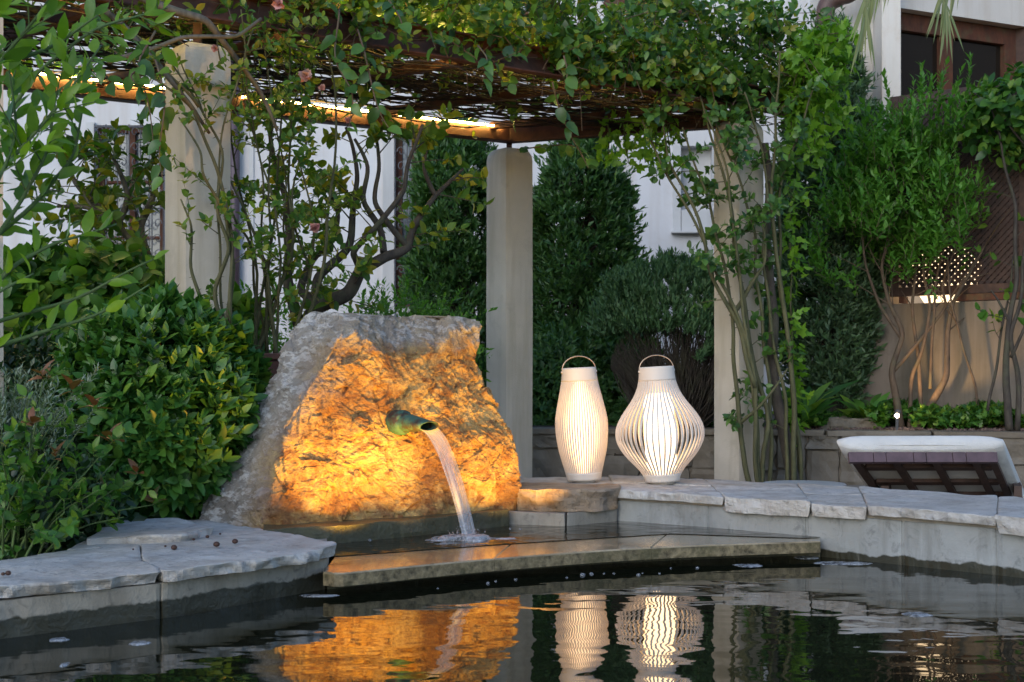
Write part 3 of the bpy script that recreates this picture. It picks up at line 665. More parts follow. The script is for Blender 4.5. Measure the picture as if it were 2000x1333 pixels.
# ------------------------------------------------------------------ fountain rock
def interp(tab, y):
    ys = [a for a, _ in tab]; xs = [b for _, b in tab]; return float(np.interp(y, ys, xs))
XL = [(610, 592), (630, 582), (680, 558), (720, 538), (760, 516), (800, 496), (860, 470), (905, 440), (945, 402), (975, 382), (1015, 376), (1045, 380)]
XR = [(610, 928), (632, 942), (660, 938), (700, 930), (750, 945), (790, 962), (830, 985), (856, 1002), (890, 1012), (940, 1019), (985, 1013), (1045, 1010)]
XF = [(610, 690), (650, 665), (700, 640), (760, 600), (850, 560), (950, 530), (1045, 560)]
ZC = [(560, 680), (640, 668), (700, 655), (770, 700), (800, 705), (850, 690), (875, 655), (930, 632), (1000, 625)]
def make_rock():
    NR = 300; nE = [100, 210, 44, 40, 34]; ring_n = sum(nE)
    P = np.zeros((NR, ring_n, 3))
    for j in range(NR):
        s_ = j / (NR - 1); py = lerp(1048, 615, s_); tt = s_
        z = EYE - (py - 740) / F * 6.75
        YL, YC_, YR = 6.38 + .42 * tt, 6.14 + .46 * tt, 6.97 + .20 * tt
        Lp = Vector(((interp(XL, py) - 1000) / F * YL, YL)); Cp = Vector(((interp(XF, py) - 1000) / F * YC_, YC_)); Rp = Vector(((interp(XR, py) - 1000) / F * YR, YR))
        BR = Vector((Rp.x - .06, 7.38 + .0 * tt)); BL = Vector((Lp.x + .2, 7.38))
        cs = [Lp, Cp, Rp, BR, BL]; k = 0; ring = []
        for e in range(5):
            a, b = cs[e], cs[(e + 1) % 5]
            for i in range(nE[e]):
                u = i / nE[e]; q = a.lerp(b, u)
                if e == 1: q = q + Vector((.7, -.72)) * .05 * math.sin(math.pi * u)
                ring.append(q)
        A = np.array([tuple(q) for q in ring])
        for _ in range(14): A = (np.roll(A, 1, 0) + 2 * A + np.roll(A, -1, 0)) / 4
        P[j, :, :2] = A; P[j, :, 2] = z
    # upper front chamfer: pushed back above a wavering line
    for j in range(NR):
        for i in range(ring_n):
            x, y, z = P[j, i]; px = 1000 + x / y * F; pyc = interp(ZC, px) + 18 * mn.noise(Vector((x * 9, 0, 3))) + 9 * mn.noise(Vector((x * 25, 0, 3)))
            zc = EYE - (pyc - 740) / F * 6.9
            if z > zc: P[j, i, 1] = min(y + (z - zc) * 1.15, 7.40) if y < 7.38 else y
    # roughness
    dU = np.roll(P, -1, 1) - np.roll(P, 1, 1); dV = np.gradient(P, axis=0); Nn = norm(np.cross(dU, dV))
    out = P.copy()
    for j in range(NR):
        for i in range(ring_n):
            p = Vector(P[j, i]); q = p + Vector((3.1, 1.7, .4))
            w_ = q + Vector((mn.noise(q * 4), mn.noise(q * 4 + Vector((7, 0, 0))), mn.noise(q * 4 + Vector((0, 7, 0))))) * .10
            ft = mn.noise(q * 2.6) * .040 + mn.noise(q * 6) * .016
            for fq, sl_ in ((4.2, .07), (10.0, .13), (24.0, .20)):
                v_ = Vector((w_.x * fq + w_.z * fq * .35, w_.y * fq, w_.z * fq * .8)); pt = mn.voronoi(v_)[1][0]; rv = mn.cell_vector(pt * 7.3)
                ft += (v_ - pt).dot(rv * 2 - Vector((1, 1, 1))) / fq * sl_
            ft += (mn.ridged_multi_fractal(w_ * 4.5, .9, 2.2, 7, 1.0, 2.0) - 1.0) * .008
            ft += mn.noise(q * 50) * .005 + abs(mn.noise(q * 90)) * .004
            out[j, i] = np.array(p) + Nn[j, i] * ft
    V = out.reshape(-1, 3); idx = np.arange(NR * ring_n).reshape(NR, ring_n)
    a = idx[:-1, :]; b = np.roll(idx, -1, 1)[:-1, :]; c = np.roll(idx, -1, 1)[1:, :]; d = idx[1:, :]
    Fq = np.stack([a.ravel(), b.ravel(), c.ravel(), d.ravel()], 1)
    # top cap with rings to the centre
    top = out[-1]; cen = top.mean(0); V2 = [V]; rings = [idx[-1]]; base = len(V); quads = []
    for s_ in (.93, .8, .6, .35, .1):
        rg = cen + (top - cen) * s_; rg[:, 2] = top[:, 2].mean() + .01 * nz(rg, 14) + (top[:, 2] - top[:, 2].mean()) * s_
        V2.append(rg); ni = np.arange(ring_n) + base; base += ring_n; pr = rings[-1]
        quads.append(np.stack([pr, np.roll(pr, -1), np.roll(ni, -1), ni], 1)); rings.append(ni)
    V2.append(cen[None]); last = rings[-1]; tri = np.stack([last, np.roll(last, -1), np.full(ring_n, base)], 1)
    org = Vector((-.6, 6.9, .1)); VV = np.concatenate(V2) - np.array(org)
    me = np_mesh('fountain_rock', VV, [np.concatenate([Fq] + quads), tri], False)
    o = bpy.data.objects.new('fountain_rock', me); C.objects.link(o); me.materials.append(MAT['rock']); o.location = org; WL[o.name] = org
    tag(o, 'large rough boulder lit gold from below with a water spout in its face', 'boulder'); return o
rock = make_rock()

# spout
SN = Vector((.70, -.72, 0)).normalized(); sideV = Vector((.72, .70, 0)).normalized(); UPV = Vector((0, 0, 1))
sp0 = W(793, 826, 6.60)
t = thing('water_spout', sp0, 'verdigris copper spout jutting from the face of the boulder', 'spout')
def ring_pts(c, a, b, n=20, tilt=0, sq=2.0):
    out = []
    for k in range(n):
        th = 2 * math.pi * k / n; cx, sy = math.cos(th), math.sin(th)
        e = 2 / sq; x = abs(cx) ** e * math.copysign(1, cx) * a; y = abs(sy) ** e * math.copysign(1, sy) * b
        out.append(c + sideV * x + UPV * y + SN * (tilt * y))
    return out
mb = MB(); secs = [(-.16, .050, .048), (-.02, .050, .048), (.0, .049, .046), (.03, .049, .042), (.07, .050, .035), (.115, .053, .028), (.165, .056, .023)]
vs = []; n = 22
for dist, a, b in secs: vs += ring_pts(sp0 + SN * dist + UPV * (-.012 * max(0, dist) / .16), a, b, n, tilt=.55 * max(0, dist) / .165)
inner = []
for dist, a, b in secs[::-1][:5]: inner += ring_pts(sp0 + SN * (dist - .001) + UPV * (-.012 * dist / .16), a * .90, b * .80, n, tilt=.55 * max(0, dist) / .165)
m_ = len(secs); fs = [(i * n + k, i * n + (k + 1) % n, (i + 1) * n + (k + 1) % n, (i + 1) * n + k) for i in range(m_ - 1) for k in range(n)]
k0 = m_ * n; fs += [((m_ - 1) * n + k, (m_ - 1) * n + (k + 1) % n, k0 + (k + 1) % n, k0 + k) for k in range(n)]
fs += [(k0 + i * n + k, k0 + i * n + (k + 1) % n, k0 + (i + 1) * n + (k + 1) % n, k0 + (i + 1) * n + k) for i in range(4) for k in range(n)]
mb.add(vs + inner, fs); mb.build('pipe', MAT['verdigris'], t, smooth=True)
mb = MB(); c0 = sp0 - SN * .0; vs = []
for dist, rr in ((-.08, .050), (-.075, .060), (-.02, .060), (.0, .053), (.002, .046)):
    for k, p in enumerate(ring_pts(c0 + SN * dist, rr, rr * .98, n)):
        vs.append(p + SN * .006 * math.sin(k * 1.7))
mb.add(vs, [(i * n + k, i * n + (k + 1) % n, (i + 1) * n + (k + 1) % n, (i + 1) * n + k) for i in range(4) for k in range(n)])
mb.build('collar', MAT['verdigris'], t, smooth=True)

# falling water
mouth = sp0 + SN * .150 + UPV * -.020; land = Vector((-.185, 6.34, .088))
def stream():
    rows, cols = 60, 26; vel = (land - mouth); horiz = Vector((vel.x, vel.y, 0)); drop = -vel.z
    V = []; UVs = []; N2 = rows * cols
    for layer, off in ((0, 0.0), (1, .012)):
        for r in range(rows):
            tt = r / (rows - 1); c = mouth + horiz * tt; c.z = mouth.z - drop * (tt ** 1.9 * .93 + .07 * tt)
            wd = lerp(.058, .040, tt ** .6)
            for k in range(cols):
                u = k / (cols - 1) * 2 - 1
                wv = .0045 * mn.noise(Vector((u * 4.5, tt * 2.0, layer * 5))) + .002 * mn.noise(Vector((u * 12, tt * 4, layer)))
                p = c + sideV * (u * wd) + SN * (off * (1 - u * u) + wv - .006 * (u * u)) + UPV * (-.012 * (1 - u * u) * (1 - tt))
                V.append(p); UVs.append((k / (cols - 1), tt))
    Fq = []
    for l in (0, 1):
        for r in range(rows - 1):
            for k in range(cols - 1):
                a = l * N2 + r * cols + k; Fq.append((a, a + 1, a + cols + 1, a + cols))
    me = np_mesh('water_stream', np.array([tuple(v - mouth) for v in V]), [np.array(Fq)])
    uvl = me.uv_layers.new(name='UVMap'); li = np.zeros(len(me.loops), dtype=np.int32); me.loops.foreach_get('vertex_index', li)
    uvl.data.foreach_set('uv', np.array(UVs, dtype=np.float32)[li].ravel())
    o = link('water_stream', me, MAT['stream']); o.location = mouth; WL[o.name] = mouth
    tag(o, 'clear streaked water pouring from the copper spout into the basin', 'water stream')
stream()
# splash and foam
def foam(c, rx, ry, label, seed, hz=.004, group='foam patches floating on the pond'):
    mb = MB(); n = 40; vs = [(c[0], c[1], c[2] + hz)]
    for s_, h in ((.5, hz), (.85, hz * .8), (1, 0), (1.0, -.004)):
        for k in range(n):
            a = 2 * math.pi * k / n; r = 1 + .45 * mn.noise(Vector((math.cos(a) * 1.6, math.sin(a) * 1.6, seed))) + .22 * mn.noise(Vector((math.cos(a) * 5, math.sin(a) * 5, seed)))
            vs.append((c[0] + rx * s_ * r * math.cos(a), c[1] + ry * s_ * r * math.sin(a), c[2] + h + .002 * mn.noise(Vector((k * .9, s_ * 9, seed)))))
    fs = [(0, 1 + k, 1 + (k + 1) % n) for k in range(n)] + [(1 + i * n + k, 1 + (i + 1) * n + k, 1 + (i + 1) * n + (k + 1) % n, 1 + i * n + (k + 1) % n) for i in range(3) for k in range(n)]
    mb.add(vs, fs)
    return mb.build('foam_patch', MAT['foam'], None, smooth=True, label=label, cat='foam', group=group)
foam((-.2, 6.31, .088), .12, .075, 'white splash foam where the stream meets the basin', 1, .02, None)
foam((-.17, 6.24, .088), .05, .03, 'small foam flake in front of the splash', 12, .008, None)
foam((-.30, 6.36, .088), .06, .03, 'thin foam flake behind and left of the splash', 13, .006, None)
mb = MB(); random.seed(3)
for _ in range(70):
    a = random.uniform(0, 6.28); d = random.uniform(.01, .09); h = random.uniform(0, .07) * (1 - d * 8) + .01; q = random.uniform(.0012, .003); c = Vector((-.205 + math.cos(a) * d, 6.325 + math.sin(a) * d * .6, .09 + max(0, h)))
    mb.add([c + Vector(v) * q for v in ((1, 0, 0), (-1, 0, 0), (0, 1, 0), (0, -1, 0), (0, 0, 1.4), (0, 0, -1.4))], [(0, 2, 4), (2, 1, 4), (1, 3, 4), (3, 0, 4), (2, 0, 5), (1, 2, 5), (3, 1, 5), (0, 3, 5)])
mb.build('splash_drops', MAT['bubble'], smooth=True, kind='stuff', label='tiny drops splashing up round the foot of the stream')
foam((-.33, 6.27, .088), .05, .025, 'small foam flake left of the splash in the basin', 2, .004, None)
foam((-.05, 6.33, .088), .07, .02, 'thin foam streak right of the splash in the basin', 3, .004, None)
def foam_px(px, py, rx, ry, label, seed):
    Y = EYE * F / (py - 740); foam(((px - 1000) / F * Y, Y, 0.001), rx * .85, ry * .8, label, seed, .0025)
foam_px(113, 1250, .033, .04, 'small foam patch at the far left of the pond', 4)
foam_px(272, 1257, .038, .04, 'small foam patch below the left pond wall, second from left', 5)
foam_px(127, 1299, .014, .03, 'tiny foam fleck nearest the lower left corner', 6)
foam_px(1462, 1105, .065, .06, 'round foam patch in front of the spillway end', 7)
foam_px(1575, 1090, .07, .05, 'foam patch touching the right end of the spillway', 8)
foam_px(1640, 1101, .13, .07, 'wide thin foam sheet against the right pond wall', 9)
foam_px(1790, 1201, .06, .05, 'lone foam patch in the open water at right', 10)
foam_px(620, 1164, .08, .035, 'foam strip at the corner of the left pond wall and spillway', 11)
def bubble(px, py, r, z=0.0, grp='bubbles on the pond below the spillway', lab='clear round bubble floating on the dark water under the spillway edge'):
    Y = (EYE - z) * F / (py - 740); x = (px - 1000) / F * Y
    mb = MB(); mb.lathe([(max(.0003, r * math.cos(a)), r * math.sin(a) * .8) for a in [i * math.pi / 2 / 6 for i in range(7)]], 14, (x, Y, z))
    mb.build('bubble', MAT['bubble'], None, smooth=True, label=lab, cat='bubble', group=grp)
for px, py, r in ((953, 1140, .010), (968, 1136, .007), (1007, 1133, .009), (1107, 1129, .007), (1138, 1124, .015), (1155, 1122, .012), (1180, 1121, .006), (1199, 1121, .007), (1247, 1124, .012), (1255, 1120, .005), (1288, 1121, .007), (1310, 1111, .006), (1362, 1110, .010), (855, 1150, .006)):
    bubble(px, py, r * .8, lab={1138: 'largest bubble of the row, below the slim lantern', 1155: 'bubble touching the right side of the largest one'}.get(px, 'clear round bubble floating on the dark water under the spillway edge'))
for px, py, r in ((722, 1056, .009), (780, 1043, .016), (788, 1041, .014), (996, 1033, .006), (1016, 1034, .007)):
    bubble(px, py, r, .088, 'bubbles in the basin', 'clear bubble on the basin water along the foot of the wet ledge')
# fallen seeds on the left coping
for i, (px, py, r) in enumerate(((340, 1072, .012), (423, 1066, .013), (459, 1060, .012), (323, 1068, .005), (260, 1074, .004), (430, 1044, .005), (378, 1055, .006), (405, 1050, .008), (16, 1122, .010), (6, 1123, .007))):
    z = LZ + .006; Y = (EYE - z) * F / (py - 740); mb = MB()
    mb.lathe([(max(.0005, r * math.cos(a)), r * .8 * math.sin(a) + r * .4) for a in [(-.5 + q / 6) * math.pi for q in range(7)]], 9, ((px - 1000) / F * Y, Y, z))
    mb.build('fallen_seed', MAT['seed'], None, smooth=True, label='dark brown dry seed lying on the left flagstone coping', cat='seed', group='seeds fallen on the coping')

# underwater uplights in the basin washing the rock
def spot(name, loc, tgt, power, col, size=110, blend=.8, rad=.03, parent=None):
    l = bpy.data.lights.new(name, 'SPOT'); l.energy = power; l.color = col; l.spot_size = R(size); l.spot_blend = blend; l.shadow_soft_size = rad
    o = bpy.data.objects.new(name, l); C.objects.link(o); o.location = loc
    o.rotation_euler = (Vector(loc) - Vector(tgt)).to_track_quat('Z', 'Y').to_euler(); return o
WARM = (1.0, .45, .07)
spot('basin_uplight', (-.60, 5.99, .11), (-.76, 6.26, .80), 54, (1, .50, .055), 118, .7)
spot('basin_uplight', (-.33, 6.24, .11), (-.45, 6.50, .80), 24, (1, .52, .07), 118, .7)
spot('basin_uplight', (.13, 6.62, .11), (-.05, 6.88, .75), 31, (1, .54, .08), 118, .7)

# ------------------------------------------------------------------ lanterns
def lantern(px, py, Y, prof, nrib, ribw, glow_prof, glow_mat, tilt, label):
    base = W(px, py, Y); sc_ = Y / F
    t = thing('lantern', base, label, 'lantern', 'ribbed white lanterns on the pond wall')
    t.rotation_euler = (0, tilt, R(12))
    pr = [(r * sc_, h * sc_) for h, r in prof]; hs = np.array([p[1] for p in pr]); rs = np.array([p[0] for p in pr])
    def rad(h): return float(np.interp(h, hs, rs))
    # smooth the radius curve
    H = hs[-1]; hh = np.linspace(0, H, 60); rr = np.interp(hh, hs, rs)
    for _ in range(10): rr[1:-1] = (rr[:-2] + 2 * rr[1:-1] + rr[2:]) / 4
    def build_local(mb, name, mat, smooth=True):
        me = bpy.data.meshes.new(name); me.from_pydata(mb.v, [], mb.f)
        bm = bmesh.new(); bm.from_mesh(me); bmesh.ops.recalc_face_normals(bm, faces=bm.faces); bm.to_mesh(me); bm.free()
        me.polygons.foreach_set('use_smooth', [smooth] * len(me.polygons)); o = link(name, me, mat, t); return o
    h0, h1 = hh[5], hh[-8]
    r0, r1 = float(np.interp(h0, hh, rr)), float(np.interp(h1, hh, rr))
    mb = MB(); th = .003
    mb.lathe([(rr[i], hh[i]) for i in range(1, 6)] + [(rr[i] - th, hh[i]) for i in range(5, 0, -1)], 64, closed=True); build_local(mb, 'bottom_ring', MAT['lantern'])
    mb = MB(); mb.lathe([(rr[i], hh[i]) for i in range(52, 60)] + [(rr[i] - th, hh[i]) for i in range(59, 51, -1)], 64, closed=True); build_local(mb, 'top_ring', MAT['lantern'])
    # one rib, shared
    mb = MB(); ids = range(5, 53); vs = []; k = 0
    for i in ids:
        r = rr[i]; hw = ribw * (.42 + .58 * min(1, (r / r0)))/2 * 1.0
        for (dr, sx) in ((0, -1), (0, 1), (-.006, 1), (-.006, -1)): vs.append((r + dr, sx * hw, hh[i]))
        k += 1
    fs = [(i * 4 + q, i * 4 + (q + 1) % 4, (i + 1) * 4 + (q + 1) % 4, (i + 1) * 4 + q) for i in range(k - 1) for q in range(4)]
    mb.add(vs, fs); rib = build_local(mb, 'rib', MAT['lantern'], False); me = rib.data
    for q in range(1, nrib):
        o = bpy.data.objects.new('rib', me); C.objects.link(o); o.parent = t; o.rotation_euler = (0, 0, 2 * math.pi * q / nrib)
    mb = MB(); gp = [(r * sc_, h * sc_) for h, r in glow_prof]; gh = np.linspace(gp[0][1], gp[-1][1], 20); gr = np.interp(gh, [g[1] for g in gp], [g[0] for g in gp])
    mb.lathe([(.002, gh[0])] + list(zip(gr, gh)) + [(.002, gh[-1])], 40); build_local(mb, 'diffuser', glow_mat)
    # handle, foot
    mb = MB(); rt = rr[-1]; pts = [Vector((math.cos(a) * rt * 1.02, 0, H - .01 + math.sin(a) * 26 * sc_)) for a in [i * math.pi / 20 for i in range(21)]]
    mb.tube([Vector((rt * 1.02, 0, H - .03))] + pts + [Vector((-rt * 1.02, 0, H - .03))], .0026, 8); build_local(mb, 'handle', MAT['wire'])
    mb = MB(); mb.lathe([(.002, -.004), (rr[1] * .7, -.004), (rr[1] * .7, .012), (rr[1] * .96, .014), (rr[1] * .96, .02), (.002, .02)], 40); build_local(mb, 'foot', MAT['lantern'])
    for s_ in (-1, 1):
        mb = MB(); mb.tube([(s_ * (rt * 1.0 - .002), 0, H - .022), (s_ * (rt * 1.02 + .006), 0, H - .022)], .006, 8); build_local(mb, 'rivet', MAT['lantern'])
    return t
lantern(1141, 941, 7.62, [(0, 33), (12, 34), (30, 39), (60, 47), (90, 51), (120, 52), (150, 46), (180, 39), (200, 35), (223, 33)], 60, .0075,
        [(14, 29), (60, 36), (110, 40), (150, 36), (190, 27), (200, 20)], MAT['glow_a'], R(-2.8), 'slim barrel shaped white ribbed lantern standing nearest the boulder')
lantern(1294, 944, 7.5, [(0, 33), (12, 34), (24, 40), (40, 56), (60, 74), (85, 87), (110, 87), (135, 74), (160, 54), (180, 42), (200, 36), (228, 34)], 46, .0105,
        [(14, 27), (60, 30), (110, 30), (150, 29), (170, 27), (176, 20)], MAT['glow_b'], R(-3.2), 'wide onion shaped white ribbed lantern right of the slim one')

# ------------------------------------------------------------------ pergola
PD = Vector((1, .75, 0)).normalized(); PANG = math.atan2(.75, 1)
t = thing('pergola', W(995, 950, 10.3), 'rusty steel pergola on three plastered pillars carrying vines and warm light strips', 'pergola')
def pillar(px, Y, s, ztop, z0=0.0, rz=PANG):
    mb = MB(); x = (px - 1000) / F * Y; h = s / 2; rows = []
    prof = [(z0, 1.0, 1.0)] + [(lerp(z0, ztop - .09, q), 1.0, 1.0) for q in (.25, .5, .75, 1.0)]
    for a in (15, 30, 45, 60, 75, 88): prof.append((ztop - .09 + .09 * math.sin(R(a)), 1 - .42 * (1 - math.cos(R(a))), 1 - .42 * (1 - math.cos(R(a)))))
    M = Matrix.Rotation(rz, 3, 'Z'); n = 24; vs = []
    for z, a, b in prof:
        for k in range(n):
            th = 2 * math.pi * k / n + math.pi / 4 + 1e-3; c_, s_ = math.cos(th), math.sin(th); m2 = max(abs(c_), abs(s_)); e = 14
            rr = 1 / ((abs(c_) ** e + abs(s_) ** e) ** (1 / e))
            v = M @ Vector((c_ * rr * h * a, s_ * rr * h * b, 0)); q = .004 * mn.noise(Vector((v.x * 8 + x, v.y * 8, z * 4)))
            vs.append((x + v.x + q, Y + v.y + q, z))
    m = len(prof); fs = [(i * n + k, i * n + (k + 1) % n, (i + 1) * n + (k + 1) % n, (i + 1) * n + k) for i in range(m - 1) for k in range(n)]; fs.append(tuple((m - 1) * n + k for k in range(n)))
    mb.add(vs, fs); return mb.build('pillar', MAT['pillar'], t, smooth=False)
pillar(386, 7.45, .265, 2.54); pillar(995, 10.3, .25, 2.46); pillar(1443, 9.8, .25, 2.57)
pillar(-62, 6.4, .25, 2.5)
def beam(a, b, w, h, name='beam'):
    mb = MB(); mb.bar(a, b, w, h); return mb.build(name, MAT['rust'], t, bevel=.004)
FA = Vector((-3.4, 5.98, 2.73)); FB = Vector((1.95, 10.05, 2.73))      # front beam
def fpt(s): return FA.lerp(FB, s)
# front: channel section
beam(FA, FB, .02, .15); beam(FA + Vector((.02, -.03, -.075)), FB + Vector((.02, -.03, -.075)), .07, .012, 'flange'); beam(FA + Vector((.02, -.03, .078)), FB + Vector((.02, -.03, .078)), .07, .012, 'flange')
RA = Vector((-4.6, 7.35, 2.57)); RB = Vector((-.02, 10.32, 2.57))
rear = beam(RA, RB, .02, .12); beam(RA + Vector((.03, -.04, -.062)), RB + Vector((.03, -.04, -.062)), .10, .01, 'flange')
beam(RB, Vector((1.70, 9.9, 2.62)), .02, .12); beam(RB + Vector((0, -.04, -.062)), Vector((1.70, 9.86, 2.56)), .08, .01, 'flange')
for s_ in (.1, .26, .42, .58, .74, .9):
    a = fpt(s_); k = (a - FA).length / (FB - FA).length
    b = RA.lerp(RB, min(1, s_ * 1.08)); beam(Vector((a.x, a.y, 2.66)), Vector((b.x, b.y, 2.62)), .05, .05, 'crossbar')
mb = MB(); mb.box((RB.x, RB.y, 2.49), (.04, .04, .1)); mb.build('post_foot', MAT['rust'], t)
mb = MB(); mb.box((1.62, 9.8, 2.62), (.04, .04, .14)); mb.build('post_foot', MAT['rust'], t)
mb = MB(); p1 = W(386, 90, 7.45); mb.box((p1.x, p1.y, 2.59), (.04, .04, .14)); mb.build('post_foot', MAT['rust'], t)
# warm LED strips lying on the rear flange
for s0, s1 in ((.36, .535), (.62, .79), (.83, .985), (.05, .33)):
    a, b = RA.lerp(RB, s0), RA.lerp(RB, s1); o_ = Vector((.02, -.027, .046))
    mb = MB(); mb.bar(a + o_, b + o_, .012, .012); mb.build('light_strip', MAT['led'], t)
a, b = fpt(.22), fpt(.86)
mb = MB(); mb.bar(a + Vector((-.03, .05, .06)), b + Vector((-.03, .05, .06)), .012, .008); mb.build('light_strip', MAT['led'], t)

# ------------------------------------------------------------------ house behind
def wall_open(mb, x0, x1, z0, z1, Y, th, ops):
    xs = sorted({x0, x1, *[o[0] for o in ops], *[o[1] for o in ops]}); zs = sorted({z0, z1, *[o[2] for o in ops], *[o[3] for o in ops]})
    for i in range(len(xs) - 1):
        for k in range(len(zs) - 1):
            cx, cz = (xs[i] + xs[i + 1]) / 2, (zs[k] + zs[k + 1]) / 2
            if any(o[0] < cx < o[1] and o[2] < cz < o[3] for o in ops): continue
            mb.box((cx, Y + th / 2, cz), (xs[i + 1] - xs[i], th, zs[k + 1] - zs[k]))
HY = 15.5
def hx(px): return (px - 1000) / F * HY
def hz(py): return EYE - (py - 740) / F * HY
t = thing('house', (0, HY, 0), 'pale blue-white plastered house with brown framed barred windows behind the garden', 'house')
ops = [(hx(188), hx(322), hz(572), hz(245)), (hx(772), hx(845), hz(600), hz(255)), (hx(1330), hx(1392), hz(410), hz(285))]
mb = MB(); wall_open(mb, -9.5, 3.8, -.1, 7.5, HY, .35, ops); mb.build('wall', MAT['house'], t)
def grille(x0, x1, z0, z1, Y, parent):
    mb = MB(); n = max(3, int((x1 - x0) / .11))
    for i in range(n + 1):
        x = lerp(x0, x1, i / n); mb.tube([(x, Y, z0), (x, Y, z1)], .008, 5)
    for z in (z0 + .03, z1 - .03, lerp(z0, z1, .5)): mb.tube([(x0, Y, z), (x1, Y, z)], .009, 5)
    rows = max(2, int((z1 - z0) / .16))
    for i in range(n):
        for j in range(rows):
            cx, cz = lerp(x0, x1, (i + .5) / n), lerp(z0, z1, (j + .5) / rows); s_ = 1 if (i + j) % 2 else -1
            pts = [Vector((cx + s_ * math.cos(a) * (.045 * (1 - a / 9)), Y, cz + math.sin(a) * (.06 * (1 - a / 9)))) for a in [q * .55 for q in range(13)]]
            mb.tube(pts, .006, 4)
    return mb.build('grille', MAT['iron'], parent)
def framed_window(x0, x1, z0, z1, Y, parent, mull=1, bars=2, glass='pale_glass', grl=True, fw=.07):
    f = MB()
    for (a, b, c, d) in ((x0, x0 + fw, z0, z1), (x1 - fw, x1, z0, z1)): f.box(((a + b) / 2, Y + .1, (c + d) / 2), (b - a, .07, d - c))
    for z in (z0 + fw / 2, z1 - fw / 2): f.box(((x0 + x1) / 2, Y + .1, z), (x1 - x0 - 2 * fw, .068, fw))
    for i in range(mull): x = lerp(x0, x1, (i + 1) / (mull + 1)); f.box((x, Y + .098, (z0 + z1) / 2), (fw * .9, .062, z1 - z0 - 2 * fw))
    for i in range(bars): z = lerp(z0, z1, (i + 1) / (bars + 1)); f.box(((x0 + x1) / 2, Y + .1, z), (x1 - x0 - 2 * fw, .04, .03))
    w = f.build('window', MAT['wood'], parent)
    g = MB(); g.box(((x0 + x1) / 2, Y + .13, (z0 + z1) / 2), (x1 - x0 - .02, .01, z1 - z0 - .02)); g.build('pane', MAT[glass], w)
    if grl: grille(x0, x1, z0, z1, Y - .06, w)
    return w
framed_window(*ops[0], HY, t, 1, 2); framed_window(*ops[1], HY, t, 1, 2)
# pale stone strips beside the windows, sill
def strip(x0, x1, z0, z1, d=.05, mat='surround', name='stone_surround'):
    mb = MB(); mb.box(((x0 + x1) / 2, HY - d / 2 + .001, (z0 + z1) / 2), (x1 - x0, d, z1 - z0)); return mb.build(name, MAT[mat], t, bevel=.004)
strip(hx(748), hx(771), hz(640), hz(240)); strip(hx(323), hx(345), hz(600), hz(240)); strip(hx(170), hx(187), hz(600), hz(240)); strip(hx(486), hx(496), hz(640), hz(100), .02)
mb = MB(); mb.tube([(hx(461), HY - .08, -.1), (hx(461), HY - .08, 5.0)], .055, 12); mb.build('downpipe', MAT['purple'], t, smooth=True)
x0, x1, z0, z1 = ops[2]
strip(hx(1314), hx(1329), hz(452), hz(260)); strip(hx(1393), hx(1402), hz(452), hz(260)); strip(hx(1330), hx(1392), hz(452), hz(411)); strip(hx(1310), hx(1404), hz(457), hz(453), .11, name='sill')
mb = MB(); mb.box(((x0 + x1) / 2, HY + .2, (z0 + z1) / 2), (x1 - x0, .02, z1 - z0)); w = mb.build('window', MAT['surround'], t)
# shutter-like upper windows peeking above the vines
mb = MB(); mb.box((hx(1260), HY - .03, hz(-10)), (.9, .06, .35)); mb.build('eaves_board', MAT['wood'], t)

# building on the right
t = thing('garden_house', (3.2, 11.8, 0), 'cream plastered building with a wide brown window at upper right', 'building')
BY = 11.8
a0 = (1612 - 1000) / F * BY; a1 = (1704 - 1000) / F * BY
mb = MB(); mb.box(((a0 + a1) / 2, BY + .3, 2.4), (a1 - a0, .6, 4.9)); mb.build('wall', MAT['house_cream'], t)
mb = MB(); pz = (1752 - 1000) / F * 11.55; mb.box(((a1 + pz) / 2 + .01, 11.75, 2.4), (pz - a1 + .02, .5, 4.9)); mb.build('pilaster', MAT['house_cream'], t, bevel=.01)
# receding window wall: origin at pz, direction
o0 = Vector((pz + .01, 11.72, 0)); dw = Vector((1, .50, 0)).normalized(); nw = Vector((dw.y, -dw.x, 0)); ang = math.atan2(dw.y, dw.x)
def wpt(s, z, out=0.0): return o0 + dw * s + nw * out + Vector((0, 0, z))
def wbox(mb, s0, s1, z0, z1, out, dep): mb.box(wpt((s0 + s1) / 2, (z0 + z1) / 2, out - dep / 2), (s1 - s0, dep, z1 - z0), rz=ang)
zt = EYE + 728 / F * 11.7
mb = MB(); wbox(mb, 0, 4, zt, 5.2, .0, .35); mb.build('lintel', MAT['house_cream'], t)
mb = MB(); wbox(mb, 0, 4, 0, 1.6, .0, .35); mb.build('wall', MAT['house_cream'], t)
w = MB(); wbox(w, 0, 3.6, zt - .15, zt - .002, -.10, .1); wbox(w, 0, 3.6, 1.6, 1.75, -.10, .1)
for s_ in (0.0, .62, 1.35, 2.1, 2.85): wbox(w, s_, s_ + (.05 if s_ == 0 else .13), 1.75, zt - .15, -.095, .09)
wo = w.build('window', MAT['wood'], t, bevel=.004)
for s0, s1 in ((.05, .62), (.75, 1.35), (1.48, 2.1), (2.23, 2.85)):
    g = MB(); wbox(g, s0, s1, 1.75, zt - .15, -.15, .01); g.build('pane', MAT['glass'], wo)
mb = MB()
mb.tube(cr([W(1700, -80, 11.5), W(1668, -20, 11.5), W(1640, -6, 11.5), W(1615, 12, 11.5), W(1612, 60, 11.5), W(1612, 200, 11.6)], 6), .075, 12); mb.build('downpipe', MAT['brown_pipe'], t, smooth=True)

